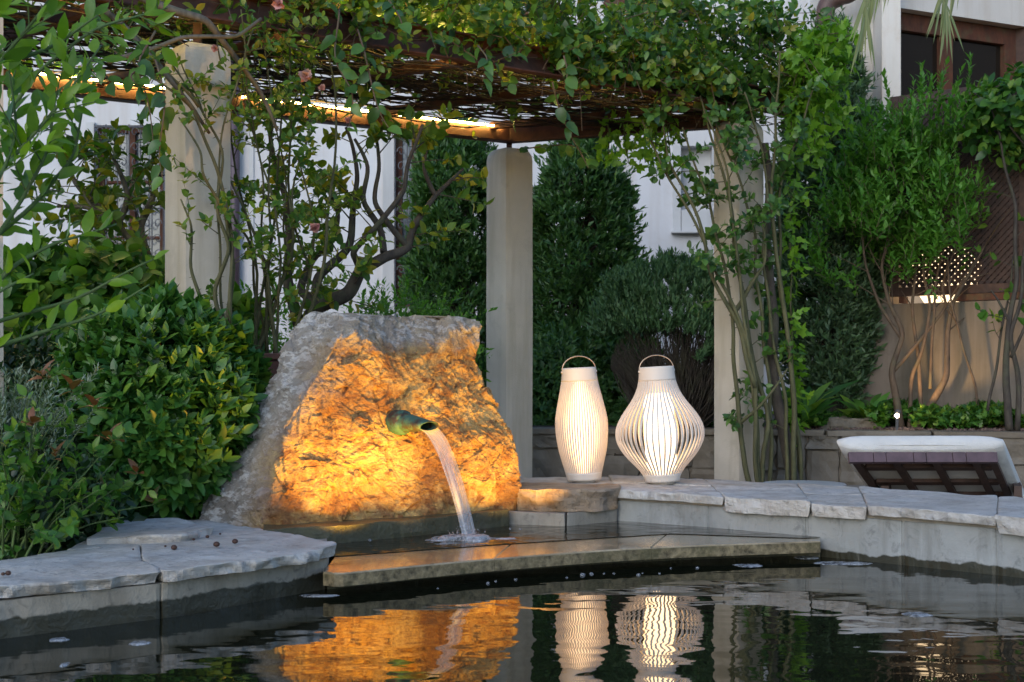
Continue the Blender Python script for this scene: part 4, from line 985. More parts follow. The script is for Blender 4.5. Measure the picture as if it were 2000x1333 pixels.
# terrace wall and lattice screen
q0 = Vector(((1738 - 1000) / F * 11.2, 11.2, 0)); q1 = Vector(((2010 - 1000) / F * 10.5, 10.5, 0)); dl = (q1 - q0).normalized(); q2 = q0 + dl * 3.2
nl = Vector((dl.y, -dl.x, 0)); al = math.atan2(dl.y, dl.x)
t = thing('terrace_wall', q0, 'stained pinkish plaster wall under the lattice screen', 'wall')
zb = EYE + 160 / F * 11.2; ztp = EYE + 550 / F * 11.2
def lbox(mb, s0, s1, z0, z1, out, dep): mb.box(q0 + dl * ((s0 + s1) / 2) + nl * (out - dep / 2) + Vector((0, 0, (z0 + z1) / 2)), (s1 - s0, dep, z1 - z0), rz=al)
mb = MB(); lbox(mb, -.62, 4, 0, zb - .06, .02, .3); mb.build('wall_face', MAT['terrace_wall'], t)
mb = MB(); lbox(mb, -.62, -.02, zb - .06, zb + .9, -.02, .2); mb.build('corner_pier', MAT['terrace_wall'], t)
t = thing('lattice_screen', q0 + Vector((0, 0, zb)), 'dark brown diagonal lattice screen in a timber frame on the right wall', 'screen')
FW = .07
for (s0, s1, z0, z1) in ((0, FW, zb, ztp), (1.02, 1.02 + FW, zb + FW, ztp - FW), (2.05, 2.05 + FW, zb + FW, ztp - FW), (3.1, 3.1 + FW, zb, ztp)):
    mb = MB(); lbox(mb, s0, s1, z0, z1, .0, .06); mb.build('frame_post', MAT['dark_wood'], t, bevel=.003)
for z0, z1 in ((zb, zb + FW), (ztp - FW, ztp)):
    mb = MB(); lbox(mb, FW, 3.1, z0, z1, .0, .058); mb.build('frame_rail', MAT['dark_wood'], t, bevel=.003)
for (s0, s1) in ((FW, 1.02), (1.02 + FW, 2.05), (2.05 + FW, 3.1)):
    mb = MB(); z0, z1 = zb + FW, ztp - FW; wdt, hgt = s1 - s0, z1 - z0; stp = .052
    for sgn, dep in ((1, -.02), (-1, -.030)):
        c = -hgt
        while c < wdt:
            # line x = c + (z)*1 ; clipped
            z_a = max(0, -c); z_b = min(hgt, wdt - c)
            if z_b > z_a + .02:
                xa, xb = c + z_a, c + z_b
                if sgn < 0: xa, xb = wdt - xa, wdt - xb
                A = q0 + dl * (s0 + xa) + nl * dep + Vector((0, 0, z0 + z_a)); B = q0 + dl * (s0 + xb) + nl * dep + Vector((0, 0, z0 + z_b))
                mb.bar(A, B, .008, .026, up=tuple((B - A).normalized().cross(nl)))
            c += stp
    o = mb.build('lattice', MAT['lattice'], t); o['kind'] = 'stuff'
for s0, s1 in ((.08, .12), (.54, 3.1)): mb = MB(); lbox(mb, s0, s1, zb - .055, zb - .002, .01, .08); mb.build('base_board', MAT['wood'], t)
# lit lamp seen behind the lattice: a trapezoid shade on the terrace
lp = q0 + dl * .31 - nl * .35
t = thing('terrace_lamp', lp + Vector((0, 0, zb)), 'glowing cream bowl lamp seen through the lattice screen', 'lamp')
mb = MB(); mb.lathe([(.002, zb - .05), (.16, zb - .05), (.23, zb + .06), (.27, zb + .25), (.18, zb + .38), (.002, zb + .40)], 30, (lp.x, lp.y, 0)); mb.build('shade', MAT['lamp_glow'], t, smooth=True)
mb = MB(); mb.lathe([(.002, zb - .5), (.05, zb - .5), (.04, zb + .02), (.002, zb + .02)], 16, (lp.x, lp.y, 0)); mb.build('stem', MAT['dark_wood'], t)
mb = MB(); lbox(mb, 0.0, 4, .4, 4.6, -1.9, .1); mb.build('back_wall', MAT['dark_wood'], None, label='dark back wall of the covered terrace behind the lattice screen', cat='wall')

# stone retaining wall
t = thing('retaining_wall', (2, 10.3, 0), 'low rubble stone retaining wall holding the planting bed', 'wall')
rw = [Vector((-.3, 10.75)), Vector((.95, 10.72)), Vector((1.9, 10.45)), Vector((3.0, 10.12)), Vector((4.2, 9.85)), Vector((6.5, 9.5))]
def rpt(u):
    k = min(int(u), len(rw) - 2); return rw[k].lerp(rw[k + 1], u - k)
u = 0.0; i = 0; random.seed(5)
while u < 4.9:
    du = random.uniform(.13, .40); z = -.02; u2 = min(u + du, 5)
    hs_ = [random.uniform(.12, .31)]; hs_.append(BED_Z - .03 - hs_[0] + .02)
    for h in hs_:
        a, b = rpt(u + .008), rpt(u2 - .008); j = random.uniform(-.02, .02)
        d = (b - a).normalized(); nn = Vector((d.y, -d.x)); a2, b2 = a + nn * j, b + nn * j
        stone_slab([tuple(a2), tuple(b2), tuple(b2 - nn * .22), tuple(a2 - nn * .22)], z + .006, z + h - .006, seed=i * 2.7, seg=.04, edge=.034, rows=4, under=0).build('stone', MAT['rubble'], t, smooth=True)
        z += h; i += 1
    u = u2
mb = MB(); mb.prism([tuple(p + Vector((0, .03))) for p in rw] + [tuple(p + Vector((0, .3))) for p in rw[::-1]], -.05, BED_Z - .03); mb.build('mortar', MAT['rubble'], t)
u = 0.0
while u < 4.9:
    u2 = min(u + random.uniform(.45, .7), 5); a, b = rpt(u + .004), rpt(u2 - .004); m = rpt((u + u2) / 2)
    o_ = Vector((0, -.03)); q_ = Vector((.06, .27)); stone_slab([tuple(a + o_), tuple(m + o_), tuple(b + o_), tuple(b + q_), tuple(a + q_)], BED_Z - .035, BED_Z + .005, seed=u * 3, seg=.06, edge=.008, rows=2).build('cap_stone', MAT['rubble'], t, smooth=True); u = u2
# gravel on the bed
random.seed(2); mb = MB()
for _ in range(900):
    u = random.uniform(2.0, 4.2); p = rpt(u) + Vector((0, random.uniform(.22, .6))); r = random.uniform(.008, .02); z = BED_Z + r * .4
    mb.add([(p.x + r, p.y, z), (p.x - r * .8, p.y + r * .5, z), (p.x, p.y - r, z + r * .2), (p.x + r * .2, p.y + r, z), (p.x, p.y, z + r * .9), (p.x, p.y, z - r)], [(0, 3, 4), (3, 1, 4), (1, 2, 4), (2, 0, 4), (3, 0, 5), (1, 3, 5), (2, 1, 5), (0, 2, 5)])
o = mb.build('gravel', MAT['gravel'], kind='stuff', label='reddish gravel strewn along the edge of the planting bed')
stone_slab([(2.28, 10.62), (2.5, 10.55), (2.75, 10.6), (2.72, 10.8), (2.3, 10.8)], BED_Z - .02, BED_Z + .09, 90, edge=.03, top=.02).build('bed_rock', MAT['rubble'], None, smooth=True, label='grey rock half hidden in ivy on the planting bed', cat='rock')
# garden spotlight
g = W(1752, 812, 10.42)
t = thing('garden_spotlight', (g.x, g.y, BED_Z), 'tiny lit spotlight glowing among the ivy on the bed', 'spotlight')
mb = MB(); mb.lathe([(.002, 0), (.012, 0), (.012, g.z - BED_Z - .02)], 10, (g.x, g.y, BED_Z)); mb.build('stake', MAT['iron'], t)
mb = MB(); mb.tube([g + Vector((0, .02, -.01)), g + Vector((.02, .05, .03))], .022, 12); mb.build('housing', MAT['iron'], t)
mb = MB(); mb.lathe([(.016 * math.cos(a), .016 * math.sin(a)) for a in [(-.5 + q / 6) * math.pi for q in range(7)]], 12, g); mb.build('bulb', MAT['spot_glow'], t, smooth=True)
spot('spotlight_beam', g + Vector((0.05, -.03, .03)), g + Vector((.38, .20, .4)), 14, (1, .62, .25), 70, .6, .02)

# ------------------------------------------------------------------ lounger and table
hl, hr_ = W(1658, 896, 7.3), W(1950, 896, 7.3); dn = Vector((.40, .80, -.34))
t = thing('sun_lounger', (2.4, 7.9, .03), 'stained wood sun lounger with raised back and cream cushion beyond the right wall', 'sun lounger')
wv = (hr_ - hl); wd = wv.length; wx = wv.normalized(); dd = dn.normalized(); up_ = wx.cross(dd).normalized()
if up_.z < 0: up_ = -up_
def lpt(u, v, w=0): return hl + wx * u + dd * v + up_ * w
LL = dn.length
for i, (u0, u1) in enumerate(((0.0, .125), (.127, .19), (.192, .33), (.332, .395), (.397, .53), (.532, .60), (.602, .7618))):
    mb = MB(); mb.bar(lpt(u0, -.01), lpt(u1 - .001, -.01), .03, .055, up=tuple(up_)); mb.build('head_board', MAT['slat'], t, bevel=.002)
for u in (.03, .235, .44, .645, wd - .03): mb = MB(); mb.bar(lpt(u, .01, -.005), lpt(u, LL, -.005), .035, .03, up=tuple(up_)); mb.build('back_rail', MAT['dark_wood'], t)
for v in (.16, .42, .66):
    mb = MB(); mb.bar(lpt(.05, v, .004), lpt(wd - .05, v, .004), .05, .02, up=tuple(up_)); mb.build('cross_rail', MAT['dark_wood'], t)
# cushion: padded block with rolled end
def cushion(u0, u1, v0, v1, w0, w1, name='cushion'):
    nu, nv, nw_ = 24, 24, 6; mb = MB(); bm = bmesh.new(); bmesh.ops.create_cube(bm, size=1.0)
    bmesh.ops.subdivide_edges(bm, edges=bm.edges[:], cuts=14, use_grid_fill=True); vs = []
    for v in bm.verts:
        x, y, z = v.co * 2; e = 6
        k = (abs(x) ** 14 + abs(y) ** 14 + abs(z) ** 2.6) ** 0; fx = 1 - .0 * z
        sx = x * (1 - .02 * z * z) ; sy = y * (1 - .03 * z * z); puff = (1 - .35 * (abs(x) ** 10) - .35 * (abs(y) ** 10))
        sz = z * max(.35, puff) + .05 * mn.noise(Vector((x * 2.5, y * 2.5, z)))
        p = lpt(lerp(u0, u1, (sx + 1) / 2), lerp(v0, v1, (sy + 1) / 2), lerp(w0, w1, (sz + 1) / 2)); v.co = p - WL[t.name]
    me = bpy.data.meshes.new(name); bm.to_mesh(me); bm.free(); me.polygons.foreach_set('use_smooth', [True] * len(me.polygons)); return link(name, me, MAT['cushion'], t)
cu = cushion(-.045, wd + .045, -.045, LL, .016, .135)
mb = MB(); mb.tube(cr([lpt(-.04, -.03, .06), lpt(wd * .5, -.045, .06), lpt(wd + .04, -.03, .06)], 8), .004, 6); mb.build('piping', MAT['cushion'], cu, smooth=True)
end = lpt(wd / 2, LL)
mb = MB()
for s_ in (-1, 1):
    a = end + wx * s_ * (wd / 2 - .03); mb = MB(); mb.bar((a.x, a.y, .2), (a.x + .35, a.y + 1.1, .2), .04, .06); mb.build('side_rail', MAT['dark_wood'], t)
    for q in (-.55, 1.05): mb = MB(); b = Vector((a.x + .33 * q, a.y + 1.0 * q, 0)); mb.box((b.x, b.y, .1), (.05, .05, .14)); mb.build('leg', MAT['dark_wood'], t)
    mb = MB(); mb.bar((a.x, a.y, .2), (a.x - .18, a.y - .55, .2), .04, .06); mb.build('side_rail', MAT['dark_wood'], t)
c2 = MB(); c2.box(end + Vector((.18, .55, .06)), (wd, 1.15, .08), rz=-.3); c2.build('seat_cushion', MAT['cushion'], t, bevel=.02, smooth=True)
c = W(1570, 944, 8.3)
t = thing('side_table', (c.x, c.y, .03), 'low round grey topped table beside the sun lounger', 'table')
mb = MB(); mb.lathe([(.002, c.z), (.236, c.z), (.242, c.z - .004), (.242, c.z - .02), (.236, c.z - .024), (.002, c.z - .024)], 48, (c.x, c.y, 0)); mb.build('table_top', MAT['table_top'], t, smooth=False)
mb = MB(); mb.lathe([(.002, c.z - .024), (.22, c.z - .024), (.20, .035), (.002, .035)], 32, (c.x, c.y, 0)); mb.build('drum_base', MAT['dark_wood'], t, smooth=False)
# planter
t = thing('planter', W(522, 800, 7.85), 'rust brown square planter behind the boulder holding the climbing rose', 'planter')
pc = W(530, 760, 7.85); mb = MB(); mb.box((pc.x, pc.y, .50), (.44, .36, .84), rz=.1); mb.build('pot_body', MAT['rust'], t, bevel=.006)
mb = MB(); mb.box((pc.x, pc.y, .92), (.48, .40, .035), rz=.1); mb.build('rim', MAT['rust'], t, bevel=.005)
PLT = Vector((pc.x, pc.y, .94))

# ================================================================== PLANTS
exec_plants = True
def stems(parent, paths, r0, r1, mat, name='stem', n=6, sub=6, amp=.02, seed=0, single=True, thorns=False):
    out = []; mbs = MB()
    for i, p in enumerate(paths):
        q = wob(bend(p, sub), amp, 3.0, seed + i); out.append(q); k = len(q)
        ra = taper(k, r0 if not isinstance(r0, (list, tuple)) else r0[i], r1)
        mb = MB() if single else mbs; mb.tube(q, ra, n)
        if single:
            mb.build(name, mat, parent, smooth=True, recalc=False)
    if not single:
        o = mbs.build(name, mat, parent, smooth=True, recalc=False); o['kind'] = 'stuff'
    return out
def twigs_from(paths, step, length, out=1.0, up=.3, start=.3, curve=.5):
    P, T = along(paths, step, start); D = rand_dirs(T, out, up); res = []
    for p, d in zip(P, D):
        L = length * random.uniform(.5, 1.3); p = Vector(p); d = Vector(d)
        b = Vector((random.gauss(0, 1), random.gauss(0, 1), random.gauss(0, .6))) * curve * L * .4
        res.append([p, p + d * L * .5 + b * .4, p + d * L + b])
    return res
def twig_mesh(parent, paths, r0, r1, mat, n=4, sub=3, name='twigs'):
    mb = MB()
    for p in paths: q = cr(p, sub); mb.tube(q, taper(len(q), r0, r1), n, cap=False)
    o = mb.build(name, mat, parent, smooth=True, recalc=False); o['kind'] = 'stuff'; return o
def leafy(parent, paths, step, n, length, leafL, kind, w, mat, nparts=0, start=.1, spread=.9, up=.2, droop=.2, curl=.15, fwd=.5, label=None):
    P, T = along(paths, step, start); D = rand_dirs(T, .8, up, fwd)
    a = sprigs(P, D, n, length, leafL, spread, up * .6, .25, droop)
    foliage(parent, *a, kind=kind, w=w, mat=mat, nparts=nparts, curl=curl, label=label)
def stems_px(rows): return [[W(px, py, Y) for px, py, Y in r] for r in rows]
random.seed(11)

# --- round evergreen bush at left (foreground)
bc = np.array([-1.66, 6.70, .60])
t = thing('round_bush', (bc[0], bc[1], .03), 'clipped round glossy evergreen bush left of the boulder', 'bush')
P, D = ell(bc, (.455, .46, .52), 2500, .72, .10, 3, 3); k = P[:, 2] > .06; P, D = P[k], D[k]
a = sprigs(P, D + np.array([0, 0, .35]), 8, .06, .075, .85, .25, .2)
foliage(t, *a, kind='hi', w=.23, mat=MAT['lf_ball'], nparts=300, curl=.08)
twig_mesh(t, [[Vector((bc[0], bc[1], .05)), Vector(bc) * .5 + Vector(p) * .5 - Vector((0, 0, .1)), Vector(p)] for p in P[:160]], .008, .002, MAT['stem_brown'])
# --- dark shrub mass left of and behind the round bush
t = thing('ivy_hedge', (-2.7, 7.6, .03), 'ivy covered hedge with yellow-green leaves on the left behind the round bush', 'hedge')
Ps, Ds = [], []
for c, r, n in (((-2.5, 8.1, .75), (.6, .4, .72), 1300), ((-3.1, 7.9, .7), (.6, .4, .75), 1200), ((-2.0, 8.4, .65), (.5, .4, .68), 900), ((-3.0, 7.0, .5), (.5, .4, .6), 700)):
    P, D = ell(c, r, n, .75, .2, 3, c[0]); Ps.append(P); Ds.append(D)
P, D = np.concatenate(Ps), np.concatenate(Ds); k = P[:, 2] > .05
a = sprigs(P[k], D[k], 5, .12, .095, .9, .1, .3)
foliage(t, *a, kind='round', w=.36, mat=MAT['lf_ivy'], nparts=200, curl=.15)
# --- lower dark shrubs between hedge and coping
t = thing('dark_shrub', (-2.3, 6.6, .03), 'dark leafy shrub in the shade at the far left below the lavender', 'shrub')
Ps, Ds = [], []
for c, r, n in (((-2.35, 6.7, .45), (.5, .5, .5), 1400), ((-2.1, 5.9, .25), (.42, .5, .26), 1000), ((-2.75, 5.8, .35), (.4, .6, .4), 800)):
    P, D = ell(c, r, n, .6, .2, 3, c[0]); Ps.append(P); Ds.append(D)
P, D = np.concatenate(Ps), np.concatenate(Ds); k = P[:, 2] > .05
a = sprigs(P[k], D[k], 5, .09, .055, .9, .1, .3)
foliage(t, *a, kind='low', w=.28, mat=MAT['lf_dark'])
# --- lavender
t = thing('lavender', W(10, 880, 5.9), 'silvery grey lavender at the left edge', 'lavender')
lb = W(10, 900, 5.9); paths = []
for i in range(90):
    a = random.uniform(0, 6.28); s_ = random.uniform(.02, .2); h = random.uniform(.25, .50)
    b = lb + Vector((math.cos(a) * s_ * .5, math.sin(a) * s_ * .5, -.1)); e = b + Vector((math.cos(a) * s_ * 1.4, math.sin(a) * s_ * 1.2, h))
    paths.append([b, b.lerp(e, .5) + Vector((0, 0, .03)), e])
twig_mesh(t, paths, .003, .0015, MAT['stem_fresh'])
P, T = along(paths, .035, .2); a = sprigs(P, T, 5, .03, .035, .8, .2, .2); foliage(t, *a, kind='low', w=.1, mat=MAT['lf_lav'])
# --- young rose shrub with red tips, lower left
t = thing('young_rose', (-1.75, 5.25, .1), 'young rose shrub with reddish new leaves leaning over the left coping', 'rose')
rows = []
for (px, py, Y) in ((85, 745, 5.3), (140, 770, 5.3), (180, 800, 5.35), (60, 830, 5.2), (110, 900, 5.2), (215, 870, 5.4), (270, 930, 5.5), (300, 985, 5.6), (190, 960, 5.3), (40, 930, 5.1), (240, 1010, 5.5), (130, 1000, 5.2), (10, 980, 5.0), (60, 1030, 5.1), (0, 860, 5.1), (160, 1040, 5.3), (225, 900, 5.9)):
    e = W(px, py, Y); b = Vector((-1.95 + random.uniform(-.15, .15), 5.35 + random.uniform(-.1, .2), .1)); rows.append([b, b.lerp(e, .5) + Vector((0, 0, .05)), e])
paths = stems(t, rows, .006, .002, MAT['stem_fresh'], n=5, sub=5, amp=.015)
tw = twigs_from(paths, .09, .10, 1, .15, .35); twig_mesh(t, tw, .002, .001, MAT['stem_fresh'])
P, T = along(tw, .05, .2); a = sprigs(P, T, 4, .04, .05, .8, .05, .2)
foliage(t, *a, kind='hi', w=.3, mat=MAT['lf_ivy'], nparts=200)
tips = [p[-1] for p in paths[:8]]; a = sprigs(np.array([tuple(p) for p in tips]), np.tile([0, -.1, 1.], (len(tips), 1)), 6, .03, .06, 1.2, .0, .3)
foliage(t, *a, kind='hi', w=.28, mat=MAT['lf_red'], nparts=60, label='reddish new leaf')

# --- foreground overhanging shrub, upper left
t = thing('overhanging_shrub', (-2.1, 4.4, .1), 'bright green long leaved shrub arching in from the left edge close to the viewpoint', 'shrub')
rows = stems_px([
    [(-260, 900, 4.4), (-120, 500, 4.4), (30, 300, 4.4), (130, 190, 4.4), (200, 90, 4.5)],
    [(-260, 900, 4.5), (-60, 640, 4.6), (150, 590, 4.7), (300, 510, 4.8)],
    [(-260, 900, 4.4), (-80, 700, 4.4), (60, 660, 4.5), (180, 620, 4.6), (290, 555, 4.7)],
    [(-260, 900, 4.4), (-150, 400, 4.3), (-20, 150, 4.3), (60, 40, 4.3), (130, -60, 4.3)],
    [(-260, 900, 4.4), (-80, 560, 4.4), (40, 400, 4.5), (90, 300, 4.5), (100, 190, 4.5)],
    [(-260, 900, 4.4), (-30, 480, 4.5), (80, 380, 4.6), (150, 310, 4.6), (165, 210, 4.6)],
    [(-260, 900, 4.4), (-120, 300, 4.2), (-20, 30, 4.2), (80, -40, 4.2)],
    [(-260, 900, 4.4), (-60, 600, 4.4), (20, 520, 4.5), (110, 470, 4.6), (230, 440, 4.7)],
    [(-260, 900, 4.4), (-100, 520, 4.3), (-20, 380, 4.3), (30, 250, 4.4), (20, 140, 4.4)],
    [(-260, 900, 4.4), (-100, 650, 4.2), (0, 560, 4.3), (60, 530, 4.4)],
    [(-260, 900, 4.6), (-60, 350, 4.6), (60, 160, 4.7), (180, 60, 4.8), (330, 20, 5.0)],
    [(-200, 0, 4.4), (20, 120, 4.5), (110, 90, 4.6), (190, 30, 4.6)]])
paths = stems(t, rows, .011, .003, MAT['stem_fresh'], amp=.02)
P, T = along(paths, .034, .22); k = (P[:, 2] > 1.25) | (RNG.random(len(P)) < .5); P, T = P[k], T[k]; D = rand_dirs(T, .9, .25, .7)
D[:, 2] += .1
N = np.tile([.2, -.8, .7], (len(P), 1)) + RNG.normal(size=P.shape) * .5
foliage(t, P, D, N, .065 + .04 * RNG.random(len(P)), kind='hi', w=.2, mat=MAT['lf_fore'], nparts=300, curl=.12)
tw = [q for q in twigs_from(paths, .12, .2, .8, .3, .3) if q[0].z > 1.35]; twig_mesh(t, tw, .003, .0015, MAT['stem_fresh'])
P, T = along(tw, .03, .2); D = rand_dirs(T, .8, .2, .7); N = np.tile([.2, -.8, .7], (len(P), 1)) + RNG.normal(size=P.shape) * .5
foliage(t, P, D, N, .05 + .04 * RNG.random(len(P)), kind='hi', w=.2, mat=MAT['lf_fore'], curl=.12)

# --- lemon tree at left
t = thing('lemon_tree', W(320, 700, 8.6), 'lemon tree with grey crooked branches and yellowing leaves behind the left pillar', 'tree')
rows = stems_px([
    [(330, 760, 8.6), (322, 640, 8.6), (310, 570, 8.6), (285, 500, 8.5), (230, 440, 8.5), (180, 405, 8.4), (110, 400, 8.4)],
    [(310, 570, 8.6), (270, 545, 8.5), (215, 530, 8.5), (185, 495, 8.5), (140, 495, 8.4)],
    [(285, 500, 8.5), (270, 440, 8.6), (300, 380, 8.7), (320, 310, 8.8), (330, 240, 8.8)],
    [(230, 440, 8.5), (185, 400, 8.6), (140, 350, 8.7), (120, 290, 8.7)],
    [(215, 530, 8.5), (190, 480, 8.5), (195, 430, 8.5), (160, 380, 8.5)],
    [(230, 440, 8.5), (250, 380, 8.7), (235, 320, 8.8), (190, 260, 8.9)]])
paths = stems(t, rows, [.05, .035, .032, .028, .024, .022], .009, MAT['bark_grey'], 'branch', 8, 6, .03)
tw = twigs_from(paths, .06, .30, 1, .3, .25); twig_mesh(t, tw, .005, .0015, MAT['bark_grey'])
P, T = along(tw, .05, .3); a = sprigs(P, rand_dirs(T, .5, .1, 1), 3, .05, .085, .8, -.05, .3, .3)
foliage(t, *a, kind='hi', w=.27, mat=MAT['lf_lemon'], nparts=250)
for px, py in ((143, 470), (560, 0)):
    if px > 500: continue
    c = W(px, py, 8.3); mb = MB(); mb.lathe([(max(.0005, .03 * math.cos(a)), .038 * math.sin(a)) for a in [(-.5 + q / 8) * math.pi for q in range(9)]], 14, c); mb.build('fruit', MAT['lemon'], t, smooth=True)

# --- twisted dark tree behind the boulder
t = thing('crooked_tree', W(590, 700, 8.4), 'dark crooked limbed tree behind the boulder', 'tree')
rows = stems_px([
    [(575, 760, 8.4), (592, 660, 8.4), (620, 600, 8.4), (680, 575, 8.4), (705, 530, 8.4), (750, 497, 8.4), (800, 482, 8.45), (818, 430, 8.5), (850, 380, 8.6), (900, 330, 8.8)],
    [(592, 660, 8.4), (560, 560, 8.4), (570, 480, 8.4), (552, 400, 8.4), (530, 300, 8.4), (520, 200, 8.3)],
    [(620, 600, 8.4), (622, 540, 8.4), (680, 480, 8.4), (688, 410, 8.4), (700, 340, 8.4), (675, 250, 8.4)],
    [(620, 600, 8.4), (585, 570, 8.4), (608, 510, 8.5), (650, 470, 8.5), (660, 420, 8.5), (640, 350, 8.5)],
    [(750, 497, 8.4), (745, 450, 8.4), (712, 390, 8.4), (720, 330, 8.4), (690, 280, 8.4)],
    [(800, 482, 8.45), (760, 440, 8.4), (735, 400, 8.4), (745, 340, 8.5), (735, 260, 8.5)],
    [(705, 530, 8.4), (690, 500, 8.3), (735, 440, 8.3), (790, 380, 8.3), (800, 310, 8.3), (830, 240, 8.3)],
    [(850, 380, 8.6), (830, 330, 8.6), (840, 270, 8.6)]])
paths = stems(t, rows, [.060, .038, .034, .030, .023, .021, .022, .015], .009, MAT['bark_dark'], 'branch', 9, 6, .035)
tw = [q for q in twigs_from(paths, .07, .3, 1, .35, .25, 1.0) if mn.noise(q[1] * 2.2) > -.15]; twig_mesh(t, tw, .005, .0015, MAT['bark_dark'])
P, T = along(tw, .06, .3)
a = sprigs(P, rand_dirs(T, .5, .1, 1), 3, .05, .075, .8, -.05, .3, .3)
foliage(t, *a, kind='round', w=.33, mat=MAT['lf_lemon'], nparts=150)

# --- climbing rose from the planter
t = thing('climbing_rose', PLT, 'climbing rose with many green canes rising from the rust planter to the pergola', 'climbing rose')
rows = []
ends = [(430, 60, 7.3), (350, 100, 7.2), (470, 20, 7.3), (520, 60, 7.5), (560, 30, 7.6), (600, 100, 7.7), (640, 60, 7.9), (540, 200, 7.6), (480, 160, 7.5), (610, 230, 7.8), (420, 230, 7.4), (580, 300, 7.7)]
for i, (px, py, Y) in enumerate(ends):
    b = PLT + Vector((random.uniform(-.14, .14), random.uniform(-.08, .08), -.02)); e = W(px, py, Y)
    m1 = b.lerp(e, .35) + Vector((random.uniform(-.08, .08) + .05, random.uniform(-.08, .08), 0)); m2 = b.lerp(e, .7) + Vector((random.uniform(-.1, .12), random.uniform(-.1, .1), 0))
    rows.append([b, m1, m2, e])
rows += stems_px([[(445, 640, 7.15), (420, 560, 7.15), (445, 480, 7.1), (430, 400, 7.1), (440, 300, 7.1), (400, 200, 7.1), (330, 120, 7.0)],
                  [(450, 640, 7.2), (430, 520, 7.15), (425, 430, 7.1), (430, 300, 7.1), (450, 200, 7.1), (500, 60, 7.1)],
                  [(470, 690, 7.4), (410, 600, 7.15), (375, 520, 7.1), (372, 440, 7.05), (350, 390, 7.05)],
                  [(380, 210, 7.0), (330, 150, 6.9), (290, 80, 6.9), (240, 40, 6.9)],
                  [(455, 640, 7.15), (450, 520, 7.1), (430, 330, 7.1), (380, 220, 7.0), (330, 170, 6.9), (280, 130, 6.9), (200, 90, 6.9)],
                  [(440, 640, 7.15), (455, 520, 7.1), (450, 420, 7.1), (400, 350, 7.0), (390, 300, 7.0), (350, 230, 7.0)]])
paths = stems(t, rows, [random.uniform(.008, .014) for _ in rows], .004, MAT['stem_green'], 'cane', 6, 6, .04)
th = MB()
P, T = along(paths, .05, .02, .8); D = rand_dirs(T, 1, 0, 0)
for p, d in zip(P, D): p, d = Vector(p), Vector(d); th.tube([p, p + d * .022], [.004, .0005], 3, False)
o = th.build('thorns', MAT['stem_green'], t, recalc=False); o['kind'] = 'stuff'
tw = [q for q in twigs_from(paths, .08, .22, 1, .2, .2, 1.0) if (q[0].z > 2.15 or random.random() < .55) and not (-2.0 < q[1].x < -1.3 and random.random() < .45)]; twig_mesh(t, tw, .003, .0012, MAT['stem_green'])
P, T = along(tw, .055, .2)
a = sprigs(P, rand_dirs(T, .4, .1, 1), 5, .07, .048, .9, 0, .25, .3); foliage(t, *a, kind='hi', w=.3, mat=MAT['lf_rose'], nparts=300)
def rosebud(parent, px, py, Y, s=.045):
    c = W(px, py, Y); d = norm(RNG.normal(size=(22, 3)) * [1, 1, .7] + [0, -.4, .3]); P_ = np.array(c)[None] - d * s * .25
    Nn = RNG.normal(size=(22, 3)); foliage(parent, P_, d, Nn, s * .8, kind='round', w=.5, mat=MAT['petal'], name='flower', curl=-.3)
rosebud(t, 597, 148, 7.3, .055); rosebud(t, 545, 8, 7.2, .05); rosebud(t, 628, 172, 7.4, .03); rosebud(t, 615, 445, 7.4, .045)

# --- roses round the right pillar
t = thing('climbing_rose', W(1480, 960, 9.4), 'tall climbing rose whose thorny canes crowd the right pillar', 'climbing rose')
rows = stems_px([
    [(1470, 960, 9.4), (1445, 850, 9.4), (1435, 750, 9.4), (1430, 620, 9.4), (1410, 500, 9.4), (1380, 380, 9.4), (1330, 250, 9.4)],
    [(1480, 960, 9.4), (1470, 860, 9.3), (1480, 740, 9.3), (1430, 600, 9.3), (1395, 520, 9.3), (1350, 420, 9.3), (1300, 340, 9.3), (1250, 230, 9.3)],
    [(1485, 960, 9.4), (1500, 800, 9.4), (1460, 640, 9.4), (1440, 500, 9.4), (1420, 380, 9.4), (1390, 270, 9.4), (1370, 190, 9.4)],
    [(1490, 960, 9.4), (1475, 800, 9.35), (1465, 700, 9.3), (1450, 560, 9.3), (1430, 440, 9.3), (1420, 320, 9.3), (1380, 230, 9.3)],
    [(1500, 960, 9.5), (1510, 850, 9.5), (1500, 720, 9.5), (1480, 560, 9.5), (1470, 440, 9.5), (1440, 330, 9.5), (1400, 240, 9.4)],
    [(1540, 960, 9.5), (1535, 800, 9.5), (1510, 640, 9.5), (1490, 500, 9.5), (1500, 380, 9.5), (1490, 280, 9.5), (1450, 180, 9.4)],
    [(1550, 960, 9.5), (1550, 780, 9.5), (1530, 620, 9.5), (1510, 480, 9.5), (1515, 340, 9.5), (1520, 200, 9.5), (1530, 100, 9.5)],
    [(1560, 960, 9.6), (1560, 840, 9.6), (1540, 700, 9.6), (1525, 560, 9.6), (1520, 400, 9.6), (1560, 250, 9.6), (1600, 150, 9.6)],
    [(1445, 830, 9.4), (1480, 800, 9.3), (1510, 760, 9.3), (1540, 720, 9.3)],
    [(1430, 620, 9.4), (1470, 560, 9.4), (1500, 520, 9.4), (1490, 440, 9.4)],
    [(1475, 760, 9.3), (1440, 640, 9.3), (1400, 560, 9.3), (1350, 400, 9.3), (1310, 330, 9.3), (1290, 230, 9.3)]])
paths = stems(t, rows, [random.uniform(.013, .02) for _ in rows], .006, MAT['stem_green'], 'cane', 6, 6, .03, 3)
big = stems(t, stems_px([[(1555, 960, 9.6), (1530, 840, 9.6), (1510, 700, 9.6), (1505, 560, 9.6), (1500, 420, 9.6), (1495, 280, 9.6)]]), .045, .025, MAT['bark_dark'], 'trunk', 9, 6, .03)
